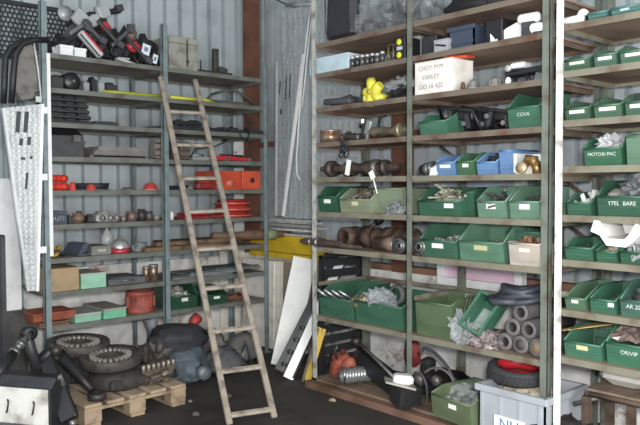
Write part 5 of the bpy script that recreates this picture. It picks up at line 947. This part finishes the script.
# embossed aluminium
def tread(col='b4b8b8', sc_=26):
    M = mat(col, .45, .1, .12, 4).copy(); nt = M.node_tree; b = nt.nodes['Principled BSDF']
    tc = nt.nodes.new('ShaderNodeTexCoord'); v = nt.nodes.new('ShaderNodeTexVoronoi'); v.inputs['Scale'].default_value = sc_; v.inputs['Randomness'].default_value = .3
    nt.links.new(tc.outputs['Object'], v.inputs['Vector']); r = nt.nodes.new('ShaderNodeValToRGB'); r.color_ramp.elements[0].position = .2; r.color_ramp.elements[1].position = .5
    r.color_ramp.elements[0].color = (1, 1, 1, 1); r.color_ramp.elements[1].color = (0, 0, 0, 1)
    nt.links.new(v.outputs['Distance'], r.inputs['Fac']); bp = nt.nodes.new('ShaderNodeBump'); bp.inputs['Strength'].default_value = .6; bp.inputs['Distance'].default_value = .01
    nt.links.new(r.outputs['Color'], bp.inputs['Height']); nt.links.new(bp.outputs['Normal'], b.inputs['Normal']); return M
TR = tread('c2c6c7', 26); TR2 = tread('aab0b2', 17)
def ramp(label, pts, Y, tabs, slots, M, X=None):
    def at_(u, v):
        return at(u, v, Y=Y) if X is None else (lambda q: Vector((-q.y, q.x, q.z)))(at(u, v, X=X))
    P_ = [at_(*p) for p in pts]; o = P_[3]; t = thing('loading_ramp', label, 'panel', o if X is None else Vector((o.y, -o.x, o.z)), 0 if X is None else -PI/2, None)
    b = B(); b.prism([(p.x-o.x, p.z-o.z) for p in P_][::-1], 0, .006, 'Y'); b.build('tread_plate', M, t)
    b = B(); plank(b, P_[0]-o, P_[3]-o, .018, .03, (0, -1, 0)); b.build('folded_edge', mat('d0d3d2', .35, .4, .1), t)
    b = B(); plank(b, P_[1]-o, P_[2]-o, .02, .03, (0, -1, 0)); b.build('folded_edge', mat('f0f1f0', .4, 0, .05), t)
    for u, v, l, w_ in slots:
        p = at_(u, v)-o; b = B(); b.box((p.x, -.001, p.z), (w_, .004, l), (0, .09, 0)); b.build('slot', mat('3b3f41', .6), t)
    for u, v in tabs:
        p = at_(u, v)-o; b = B(); b.box((p.x, .01, p.z), (.06, .012, .05), None, .003); b.build('hinge_tab', white, t)
    return t
ramp('tapered aluminium tread-plate panel with slots, hinged on the left front post of the shelving', [(3, 108), (42, 104), (37, 291), (28, 291)], 5.19, [(44, 110), (44, 177), (43, 250)], [(18, 122, .15, .03), (26, 122, .15, .03), (21, 142, .05, .025), (29, 141, .06, .025), (23, 158.5, .02, .03), (31, 157.5, .02, .02), (26.5, 181, .12, .016)], TR)
ramp('tapered tread-plate panel with slots, standing beside the right post of the ladder shelving', [(277, 62), (304, 54), (283, 216), (276, 216)], 0, [], [(286, 88, .22, .012), (290, 86, .22, .012), (280, 88, .12, .014), (281, 112, .05, .02)], TR2, 4.285)
# big embossed sheet leaning behind the end of the right unit
t = thing('embossed_sheet', 'large dull embossed metal sheet standing against the right wall behind the white tube frame', 'sheet', (4.335, 5.398, 1.246), -PI/2)
b = B(); b.box((.53, 0, 1.0), (1.06, .006, 2.0)); b.build('sheet_face', tread('b0b6b8', 13), t)
b = B(); b.box((0, -.004, 1.0), (.014, .018, 2.0)); b.build('rolled_edge', mat('c0c4c4', .4, .5), t)
for z in (.72, 1.4): b = B(); b.box((.1, -.006, z), (.05, .008, .04)); b.build('clip', white, t)
# white hoop
P_ = [at(*p, X=4.315) for p in ((290, 6), (300, 4), (311, 5), (309, 20), (303, 70), (299, 120), (296.5, 160), (297, 174), (300, 180))]; o = P_[-1]
t = thing('white_hoop', 'thin white tube frame hanging in front of the embossed sheet', 'frame', o); b = B(); b.tube([p-o for p in P_], .009, 8); b.build('long_tube', white, t)
P_ = [at(*p, X=4.315) for p in ((313.5, 4), (309, 40), (305, 80), (302, 108))]; b = B(); b.tube([p-o for p in P_], .008, 8); b.build('short_tube', white, t)
b = B(); P_ = [at(*p, X=4.31) for p in ((287, 5), (314, 4))]; b.tube([p-o for p in P_], .02, 10); b.build('top_bar', mat('b9bdbd', .4, .4), t)
P_ = [at(*p, X=4.31) for p in ((262, -14), (270, -6), (279, 1), (288, 5))]; b = B(); b.tube(P_, .006, 6); tag(b.build('dark_cable', black), 'thin dark cable slanting down to the white tube frame', 'cable')
# yellow beam, laths on it and the boards it lies on
by, sx = 4.665, 3.78
t = thing('yellow_beam', 'bright yellow steel channel lying on the stacked white boards', 'beam', (4.265, 4.74, .858)); yb = mat('dcb92c', .45, .0, .12, 5, dirt='c4a22a')
b = B(); b.box((0, .57, .11), (.008, 1.14, .22)); b.build('web', yb, t)
for z in (.004, .216): b = B(); b.box((.03, .57, z), (.066, 1.14, .008)); b.build('flange', yb, t)
b = B(); b.box((-.006, .57, .055), (.006, 1.13, .012)); b.build('lower_groove', mat('a68722', .5), t)
lath = mat('c3c4c0', .55, .1, .25, 12)
for k in range(7):
    z = 1.158+.013*(k//2)+.004*(k % 2); x = 3.70+.09*(k % 2)+.02*((k//2) % 2); b = B(); b.box((0, .36+.02*(k % 3), .0105), (.06, .68+.05*(k % 2), .02), (0, 0, .02*((k % 3)-1)))
    o_ = b.build('metal_lath', mat(['c9cac6', 'a9a9a3', 'dcdcd8'][k % 3], .55, .1, .25, 12), None, (x-3.70+4.27, 4.86, 1.083+.0225*k))
    tag(o_, 'pale metal lath on the yellow beam, %s of the stack of seven' % ['lowest', 'second from bottom', 'third from bottom', 'middle', 'third from top', 'second from top', 'topmost'][k], 'lath', 'pale laths on the yellow beam')
cream = mat('efece2', .6, 0, .06, 5)
b = B(); plank(b, (4.33, 5.3, 0), (4.33, 5.3, .85), 1.1, .02, (-1, 0, .05)); tag(b.build('cream_board', cream), 'wide cream board standing upright under the yellow beam, behind the thin sheets', 'board')
for k in range(6):
    y = 5.56-.085*k; x = 4.13+.03*k; b = B(); b.box((0, 0, .42), (.016, .5, .84), (0, .02, 0)); b.box((0, -.252, .42), (.018, .006, .84), (0, .02, 0))
    tag(b.build('thin_sheet', mat(['f2efe6', 'e6e1d5', '8d8170'][k % 3], .6, 0, .12), None, (x, y, 0)), ['upright pale sheet in front of the others and nearest the corner column', 'second upright sheet from the front under the yellow beam', 'brownish upright sheet, third from the front under the yellow beam', 'fourth upright sheet from the front under the yellow beam', 'fifth upright sheet from the front under the yellow beam', 'brownish upright sheet right behind the leaning white board'][k], 'sheet', 'upright sheets under the yellow beam')
b = B(); b.box((0, 0, .475), (.42, .02, .95)); tag(b.build('white_sheet', mat('dedcd2', .6, 0, .1), None, (4.13, 5.915, 0)), 'white panel standing on the floor behind the right post of the ladder shelving', 'panel')
t = thing('perforated_board', 'tall white board with screw holes standing behind the orange box', 'board', (4.155, 5.93, .0)); b = B(); b.box((0, 0, 1.02), (.16, .02, 2.0), None, .003); b.build('board_face', mat('dcdedc', .55, 0, .08), t)
for z in (1.9, 1.78, 1.6, 1.4, 1.2):
    b = B(); b.lathe([(.001, 0), (.01, 0), (.01, -.004), (.001, -.004)], (-.03, -.011, z), 'Y', 10); b.build('screw_hole', dgrey, t)
V = (-.62, -.75, .2)
def lean(nm, label, cat, p0, p1, wd, th, M, extra=(), group=None):
    t = thing(nm, label, cat, p0, 0, group); p0, p1 = Vector(p0), Vector(p1); b = B(); plank(b, (0, 0, 0), p1-p0, wd, th, V, .003); b.build('board_face', M, t)
    for e in extra: e(t, p1-p0)
    return t
# wide white board: quad leaning to the right
p0 = Vector((3.76, 4.72, .01)); lean('white_board', 'wide white board leaning to the right in front of the upright sheets', 'board', p0, at(305, 258, X=3.98), .2, .02, mat('dedfdb', .5, 0, .06), [lambda t, v: (lambda b: (plank(b, Vector((.0, -.0, 0)), v, .204, .006, V), b.build('board_edge', cream, t)))(B())])
def studs(t, v):
    for k in range(4):
        b = B(); q = v*(.06+.1*k); b.lathe([(.001, -.02), (.016, -.02), (.016, .02), (.001, .02)], q+Vector((-.04, -.05, .02)), 'Y', 10); b.build('roller', mat('5d5f60', .4, .4), t)
    b = B(); plank(b, v*.02+Vector((-.02, -.03, 0)), v*.98+Vector((-.02, -.03, 0)), .02, .02, V); b.build('frame_rib', mat('4a4d50', .5), t)
lean('roller_rack', 'black frame with rollers leaning between two white boards', 'frame', (3.58, 4.52, .03), at(339, 256, X=4.2), .115, .04, mat('27282b', .5, 0, .15), [studs])
lean('white_plank', 'narrow white plank leaning to the right in front of the black frame', 'plank', (3.545, 4.38, .01), at(346, 252, X=4.2), .085, .02, mat('f0f1f0', .4, 0, .04), [lambda t, v: (lambda b: (plank(b, Vector((.035, -.02, 0)), v+Vector((.035, -.02, 0)), .016, .03, V), b.build('dark_edge', blackr, t)))(B())])
lean('yellow_strip', 'short yellow strip leaning at the left post of the right unit, near the floor', 'strip', (3.62, 4.24, .01), at(322, 328, Y=4.16), .07, .02, mat('c9aa36', .5, 0, .2), [lambda t, v: (lambda b: (plank(b, Vector((-.04, -.0, 0)), v+Vector((-.04, 0, 0)), .02, .03, V), b.build('dark_edge', mat('5b554a', .6), t)))(B())])
# black louvred panel in the end of the right unit
t = thing('louvred_grate', 'black slatted plastic panel standing at the left end of the right unit', 'panel', (3.71, 4.17, .003)); b = B()
for z in (.01, .5, .99): b.box((.225, 0, z), (.45, .03, .025))
for x in (.015, .435): b.box((x, 0, .5), (.03, .04, 1.0))
b.build('panel_frame', mat('232427', .45, 0, .15), t)
for k in range(11):
    b = B(); b.box((.225, -.0, .06+k*.088), (.4, .012, .062), (-.35, 0, 0), .003); b.build('slat', mat('2f3134', .3, 0, .15), t)
# ---- left end: perforated panel, padded seat, sheets
o = at(-12, 42, Y=5.72); t = thing('perforated_tray', 'black perforated plastic grid panel standing on the left end of the top shelf', 'panel', (o.x, 5.72, LZ[8]+.01), 0, None, (-.10, 0, 0))
w, h, n, mrows = 2.45-o.x, .46, 18, 11; gm = mat('2b2d30', .45, 0, .1); b = B()
b.box((w/2, 0, .015), (w, .03, .03)); b.box((w/2, 0, h-.015), (w, .03, .03)); b.box((.015, 0, h/2), (.03, .03, h)); b.box((w-.05, 0, h/2), (.10, .03, h)); b.build('panel_frame', gm, t)
b = B()
for k in range(mrows+1): b.box((w/2, 0, .02+k*(h-.04)/mrows), (w, .009, .009))
for k in range(mrows):
    for i in range(n): b.box((.02+(i+.5*(k % 2))*(w-.1)/n, 0, .02+(k+.5)*(h-.04)/mrows), (.010, .009, (h-.04)/mrows))
b.build('grid', gm, t)
p = at(67, 1, Y=5.70); b = B(); b.lathe([(.001, 0), (.06, 0), (.065, -.012), (.001, -.016)], (p.x-o.x, -.016, .42), 'Y', 22); b.build('round_badge', mat('aeb1b3', .4, .2, .1), t)
o = at(26, 102, Y=5.12); t = thing('folding_chair', 'grey padded seat with black tube arms hanging over the left end of the shelving', 'seat', (o.x, 5.14, o.z+.005))
def rel(u, v): p = at(u, v, Y=5.14); return (p.x-o.x, p.z-t.location.z)
t.location = (o.x, 5.14, o.z+.005)
b = B(); b.prism([rel(*p) for p in ((14, 90), (20, 101), (33, 99), (37, 80), (34, 50), (31, 44), (22, 46), (16, 62))], -.03, .05, 'Y'); pad = b.build('seat_pad', mat('6f6d69', .85, 0, .25, 14), t, bev=.015)
b = B(); q = [rel(*p) for p in ((2, 104), (3, 80), (4, 58), (9, 49), (18, 43), (30, 40))]; b.tube([(x, -.03, z) for x, z in q], .022, 10); b.build('tube_arm', black, t)
b = B(); q = [rel(*p) for p in ((9, 104), (11, 75), (13, 55), (20, 45), (32, 41), (45, 41))]; b.tube([(x, -.05, z) for x, z in q], .022, 10); b.build('tube_arm', black, t)
b = B(); q = [rel(*p) for p in ((32, 44), (36, 70), (39, 98))]; b.tube([(x, -.04, z) for x, z in q], .006, 6); b.build('white_piping', mat('c9cac6', .5), t)
b = B(); q = rel(36, 100); b.box((q[0], -.05, q[1]), (.04, .01, .04)); b.build('buckle', mat('b9bbb8', .4, .3), t)
b = B(); b.box((0, 0, .5), (.5, .012, 1.0)); tag(b.build('white_sheet', mat('d9dbdb', .45, .1, .08), None, (1.62, 5.55, .92-.3), .0), 'white sheet standing behind the slotted tread-plate panel at the left edge', 'sheet')
b = B(); b.box((0, 0, .31), (.6, .16, .62)); b.box((0, -.085, .31), (.56, .01, .58)); tag(b.build('dark_board_stack', mat('4a4744', .7, 0, .3), None, (1.6, 5.6, 0)), 'dark board pack on the floor under the white sheet at the left edge', 'boards')
t = thing('black_cabinet', 'tall black cabinet edge at the far left of the photo, behind the white-fronted machine', 'cabinet', (1.32, 5.0, 0)); b = B(); b.box((0, 0, .62), (.44, .3, 1.24), None, .006); b.build('cabinet_body', mat('1d1e21', .45), t); b = B(); b.box((.2, -.155, .62), (.03, .012, 1.2)); b.build('cabinet_edge', mat('2e3034', .4), t)
for z in (.6, .8): b = B(); b.cyl((.15, -.16, z), .012, .012, 'Y', 10); b.build('screw', steel, t)
# ---- pallet with wheels and parts
t = thing('wooden_pallet', 'wooden pallet holding two toothed wheels under the back shelving', 'pallet', (1.85, 4.36, 0), math.radians(1.8)); pw = mat('9d8a72', .85, 0, .3, 9, dirt='6a5846')
PWD, PLN = .76, 1.15
for y in (.05, PLN/2, PLN-.05):
    for x in (.06, PWD/2, PWD-.06): b = B(); b.box((x, y, .062), (.12, .10, .08), None, .004); b.build('block', pw, t)
for x in (.06, PWD/2, PWD-.06): b = B(); b.box((x, PLN/2, .011), (.1, PLN, .022)); b.build('skid', pw, t)
for y in (.06, PLN/2, PLN-.06): b = B(); b.box((PWD/2, y, .113), (PWD, .12, .022)); b.build('stringer', pw, t)
for k in range(5): b = B(); b.box((.06+k*(PWD-.12)/4, PLN/2, .136), (.12, PLN, .022), None, .003); b.build('deck_board', mat('a4917a', .85, 0, .3, 7, dirt='75634f'), t)
PT = .149
def toothed(label, c, r, zt, tilt, n=22):
    t = thing('toothed_wheel', label, 'wheel', (c[0], c[1], zt-.11), 0, 'toothed wheels on the pallet', (tilt[0], tilt[1], 0)); dk = mat('4a4644', .65, .15, .3, 14, dirt='332c28')
    b = B(); b.lathe([(r*.55, .02), (r*.93, .02), (r, .035), (r, .085), (r*.97, .10), (r*.76, .085), (r*.7, .075), (r*.55, .075), (r*.55, .02)], n=40); b.build('wheel_rim', dk, t)
    b = B(); b.lathe([(.001, .02), (r*.56, .02), (r*.56, .075), (r*.4, .085), (r*.2, .06), (.001, .06)], n=32); b.build('wheel_disc', mat('5a5650', .6, .2, .35, 18), t)
    for k in range(n):
        q = 2*PI*k/n; b = B(); b.box((math.cos(q)*r*.58, math.sin(q)*r*.58, .085), (r*.2, .022, .026), (0, 0, q), .004); b.build('tooth', mat('a7a49c', .4, .5, .25), t)
    return t
toothed('rear toothed wheel on the pallet, partly behind the nearer one', (2.10, 5.05), .225, .44, (.05, .02))
toothed('nearer toothed wheel on the pallet, bright teeth, tilted slightly forward', (2.20, 4.72), .215, .385, (.07, -.05))
dk2 = mat('3c3836', .7, .15, .35, 12, dirt='2a2522')
for (x, y, sx_, sy_, hh, l) in ((2.10, 5.05, .4, .36, .18, 'dark gear housing under the rear toothed wheel'), (2.22, 4.68, .4, .36, .115, 'dark gear housing under the nearer toothed wheel')):
    t = thing('gear_housing', l, 'housing', (x, y, PT), .1, 'gear housings on the pallet'); b = B(); b.lathe([(.001, 0), (sx_*.45, 0), (sx_*.5, .02), (sx_*.46, hh*.7), (sx_*.36, hh), (.001, hh)], n=24); b.build('housing_casting', dk2, t); b = B(); b.box((0, -sy_*.42, hh*.4), (sx_*.7, .06, hh*.6), None, .012); b.build('mount_foot', dk2, t)
t = thing('valve_block', 'brownish valve block with a row of springs at the right end of the pallet', 'engine part', (2.50, 4.60, PT), .12); vb = mat('6b6156', .6, .3, .4, 20, dirt='3b332b'); b = B(); b.box((0, .06, .045), (.30, .2, .09), None, .01); b.box((-.06, -.05, .03), (.2, .08, .06), None, .01); b.build('block_body', vb, t)
for k in range(7): b = B(); b.lathe([(.001, 0), (.016, 0), (.016, .05), (.008, .055), (.001, .055)], (-.13+.043*k, -.02, .08), n=10); b.build('spring_cap', mat('8f887c', .4, .5, .3), t)
b = B(); b.lathe([(.001, 0), (.04, 0), (.04, .05), (.001, .055)], (.02, -.1, .04), 'Y', 14); b.build('port', mat('857a6a', .5, .4, .3), t); b = B(); b.tube([(-.1, -.09, .02), (0, -.12, .05), (.1, -.09, .03), (.14, -.02, .06)], .012, 8); b.build('pipe', dsteel, t)
for k, (x, y, s, l) in enumerate(((2.63, 4.85, .2, 'dark greasy lump of engine parts behind the valve block'), (2.56, 5.05, .18, 'dark engine lump at the back of the pallet beside the rear wheel'))):
    b = B(); b.blob((0, 0, 0), (s, s*1.1, s*1.0), .45, 3, k+30, 3, True, False); b.box((.03, -.06, s*.4), (.08, .06, .06), (.3, .2, .4), .01); tag(b.build('engine_lump', mat('4a4440', .6, .2, .4, 20), None, (x, y, PT)), l, 'engine part')
# black link arm with an eye, on the front of the pallet
A = at(58, 352, Y=4.75); E_ = at(97, 391, Y=4.42); E_.z = PT+.03; t = thing('link_arm', 'black link arm with a round eye lying over the front corner of the pallet', 'link arm', E_); v = A-E_
b = B(); b.tube([v, v*.7, v*.4, v*.12], [.036, .045, .035, .024], 10); b.build('arm', mat('232325', .5, .1, .3), t); b = B(); b.lathe([(.028, -.025), (.06, -.02), (.06, .02), (.028, .025), (.028, -.025)], (0, 0, 0), n=20); b.build('eye', mat('3d3a38', .5, .3, .3), t); b = B(); b.lathe([(.03, -.04), (.05, -.03), (.05, .03), (.03, .04), (.03, -.04)], v+Vector((0, -.02, .0)), 'Y', 20); b.build('joint', mat('59524a', .5, .3, .3), t)
# ---- white-fronted machine in the left corner
A, C_ = at(46, 421, Z=.05), at(-6, 408, Z=.08); o = Vector((1.58, 4.22, 0)); FR = YAW-PI/2-.25
t = thing('loader_attachment', 'black machine attachment with a white front plate in the lower left corner', 'machine', o, FR); bm_ = mat('242629', .5, 0, .25)
b = B(); b.prism([(0, .06), (-.0, .345), (.05, .40), (.2, .385), (.2, 0), (.05, 0)], -.62, 0, 'X'); b.build('machine_body', bm_, t, None, 0, .008)
b = B(); b.prism([(-.006, .10), (-.006, .335), (0, .335), (0, .10)], -.6, -.015, 'X'); b.build('white_plate', mat('d9d8d2', .5, 0, .2, 5, dirt='8f877b'), t)
b = B(); b.box((-.31, .022, .368), (.64, .07, .02), (.8, 0, 0), .004); b.build('top_lip', mat('3a3d41', .45), t)
for x in (-.12, -.3): b = B(); b.tube([(x, -.012, .18), (x+.02, -.03, .2), (x+.03, -.03, .25), (x+.01, -.012, .26)], .006, 6); b.build('hook', dsteel, t)
b = B(); b.prism([(-.45, 0), (-.45, .02), (-.06, .12), (-.02, .12), (-.02, 0)], -.9, -.1, 'X'); b.build('front_skirt', mat('2f343b', .4, .1, .15), t)
t = thing('hydraulic_cylinder', 'hydraulic cylinder with chrome rod rising from the machine to a black bracket', 'cylinder', at(-4, 376, Y=4.3)); v = at(29, 333, Y=4.5)-t.location
b = B(); b.tube([v*-.1, v*.55], .028, 12); b.build('barrel', mat('2c2d2f', .4, .2, .2), t); b = B(); b.tube([v*.5, v*.98], .016, 12); b.build('chrome_rod', mat('b9bbbb', .2, .8, .1), t); b = B(); b.tube([v*.5, v*.58], .036, 12); b.tube([v*.68, v*.76], .03, 12); b.build('gland', mat('77797b', .35, .6, .2), t); b = B(); b.lathe([(.02, -.03), (.045, -.03), (.045, .03), (.02, .03), (.02, -.03)], v, 'Y', 16); b.build('rod_eye', black, t)
o = at(29, 335, Y=4.52); t = thing('pivot_bracket', 'black pivot bracket and lever between the machine and the pallet', 'bracket', (o.x, o.y, 0))
zz = o.z
def rb(u, v, Y=4.5): return at(u, v, Y=Y)-t.location
b = B(); b.tube([rb(26, 330), rb(31, 350), rb(37, 368)], [.03, .034, .034], 10); b.build('lever', mat('2f2f30', .5), t)
b = B(); b.tube([rb(40, 362), rb(50, 352), rb(57, 346)], [.04, .04, .03], 10); b.build('elbow', black, t)
b = B(); b.lathe([(.001, -.05), (.03, -.05), (.034, .04), (.001, .04)], rb(55, 350, 4.46), 'Y', 16); b.build('pivot_pin', mat('443f3a', .4, .4, .3), t)
b = B(); q = [rb(46, 358), rb(56, 385, 4.35), rb(70, 420, 4.22)]; plank(b, q[0], q[1], .09, .06, V, .008); plank(b, q[1], q[2], .11, .05, V, .008); b.build('drop_arm', mat('212225', .45, 0, .2), t)
b = B(); b.tube([rb(52, 382, 4.28), rb(60, 376, 4.28), rb(63, 385, 4.28)], .018, 8); b.build('shackle', mat('8b8a86', .35, .5, .2), t); b = B(); b.tube([rb(70, 424, 4.2), rb(75, 422, 4.2)], .02, 8); b.build('bolt', mat('9b9a95', .35, .5), t)
b = B(); b.box((rb(45, 375, 4.6).x, rb(45, 375, 4.6).y, .2), (.12, .12, .4), None, .01); b.build('base_block', bm_, t)
# ---- engine under the middle of the back shelving
t = thing('gearbox_casing', 'blue-grey gearbox casing under a dark cover behind the ladder foot', 'gearbox', (2.93, 5.0, 0), -.2); bl = mat('56626b', .65, .2, .3, 9, dirt='3a4045')
b = B(); b.blob((0, 0, 0), (.46, .46, .3), .18, 2.2, 12, 3); b.box((-.05, -.16, .1), (.3, .12, .18), None, .02); b.build('casing', bl, t)
b = B(); b.lathe([(.001, 0), (.06, 0), (.06, -.05), (.04, -.07), (.001, -.07)], (.1, -.22, .09), 'Y', 16); b.build('flange', mat('6a7278', .5, .3, .3), t); b = B(); b.lathe([(.001, 0), (.045, 0), (.045, -.05), (.001, -.05)], (-.14, -.2, .14), 'Y', 16); b.build('flange', mat('6a7278', .5, .3, .3), t)
b = B(); b.cyl((.1, -.3, .09), .016, .02, 'Y', 8); b.build('bolt', steel, t)
b = B(); b.blob((0, 0, 0), (.50, .42, .2), .22, 2.4, 15, 3); tag(b.build('dark_cover', mat('34363a', .75, 0, .25, 6), None, (2.93, 5.04, .24), 0), 'dark rubbery cover draped over the blue-grey gearbox casing', 'cover')
o = at(156, 340, Y=5.35); t = thing('grey_pump', 'grey pump with a short upright neck left of the covered gearbox', 'pump', (o.x, 5.35, 0)); b = B(); b.lathe([(.001, 0), (.1, 0), (.11, .1), (.08, .2), (.07, .3), (.001, .3)], n=20); b.build('pump_body', mat('6b7073', .6, .2, .3), t); b = B(); b.tube([(0, 0, .28), (-.03, 0, .38), (-.05, 0, .46)], [.06, .05, .06], 14); b.build('neck', mat('7b8083', .6, .2, .3), t)
o = at(194, 331, Y=5.3); t = thing('red_hydrant', 'small red capped fitting poking up behind the dark cover', 'fitting', (o.x, 5.3, 0)); b = B(); b.lathe([(.001, 0), (.05, 0), (.05, .3), (.035, .33), (.001, .33)], n=16); b.build('stand_pipe', mat('7a3a36', .6), t); b = B(); b.tube([(-.03, 0, .32), (.01, 0, .39), (.05, 0, .42)], [.035, .05, .045], 12); b.build('red_cap', mat('a33b36', .5, 0, .2), t)
for k, (u, v, sx_, hh, Y, l) in enumerate(((222, 366, .34, .2, 4.98, 'grey sack slumped on the floor behind the ladder rungs'), (243, 352, .3, .24, 5.18, 'grey sack slumped by the right post of the ladder shelving'), (212, 352, .22, .3, 5.3, 'dusty grey sack between the covered gearbox and the ladder'))):
    p = at(u, v, Y=Y); b = B(); b.blob((0, 0, 0), (sx_, .3, hh), .25, 2, k+61, 3); tag(b.build('grey_sack', mat(['5b5d5f', '636361', '6d6a66'][k], .85, 0, .25, 9), None, (p.x, Y, 0)), l, 'sack', 'grey sacks behind the ladder')
p = at(246, 358, Y=5.0); t = thing('wire_stand', 'small folding wire stand beside the ladder rail near the floor', 'stand', (p.x, 5.0, 0)); b = B(); b.tube([(-.06, 0, .0), (0, .0, .2), (.06, 0, .0)], .01, 6); b.build('leg', steel, t); b = B(); b.tube([(0, .0, .2), (0, .12, 0)], .01, 6); b.build('leg', dgrey, t)
# small litter on the floor
for k, (u, v, s, col, l) in enumerate(((265, 412, .03, 'd9d7d0', 'white scrap on the bottom ladder rung area of the floor'), (332, 401, .04, 'a8998a', 'pale chip on the floor before the base boards'), (196, 415, .04, '6a6158', 'brown chip on the dark floor left of the ladder foot'), (190, 402, .03, '8a8378', 'grey chip on the floor in front of the pallet corner'), (228, 397, .05, '5d554d', 'flat dark scrap on the floor left of the ladder'))):
    p = at(u, v, Z=0); b = B(); b.blob((0, 0, 0), (s, s*1.4, s*.5), .4, 2, k, 2, True, False); tag(b.build('floor_scrap', mat(col, .8), None, (p.x, p.y, .0)), l, 'scrap')

# ------------------------------------------------------------------ light: daylight through the open gate behind the viewer
wd = bpy.data.worlds.new('world'); sc.world = wd; wd.use_nodes = True
bg = wd.node_tree.nodes['Background']; bg.inputs[0].default_value = (.88, .94, 1, 1); bg.inputs[1].default_value = 1.0
def area(name, loc, target, sx, sy, power, col=(1, 1, 1)):
    l = bpy.data.lights.new(name, 'AREA'); l.shape = 'RECTANGLE'; l.size = sx; l.size_y = sy; l.energy = power; l.color = col
    o = bpy.data.objects.new(name, l); COL.objects.link(o); o.location = loc
    o.rotation_euler = (Vector(target)-Vector(loc)).to_track_quat('-Z', 'Y').to_euler(); return o
area('open_gate_daylight', (.7, -1.3, 1.35), (3.4, 4.2, 1.5), 2.4, 2.4, 95, (1, .98, .95))
fl = bpy.data.lights.new('camera_flash', 'POINT'); fl.energy = 350; fl.shadow_soft_size = .12; fl.color = (1, .98, .96)
fo = bpy.data.objects.new('camera_flash', fl); COL.objects.link(fo); fo.location = (.06, -.08, 1.72)
sc.view_settings.view_transform = 'Standard'; sc.view_settings.look = 'None'; sc.view_settings.gamma = 1
sc.view_settings.use_curve_mapping = False
sc.view_settings.exposure = .72
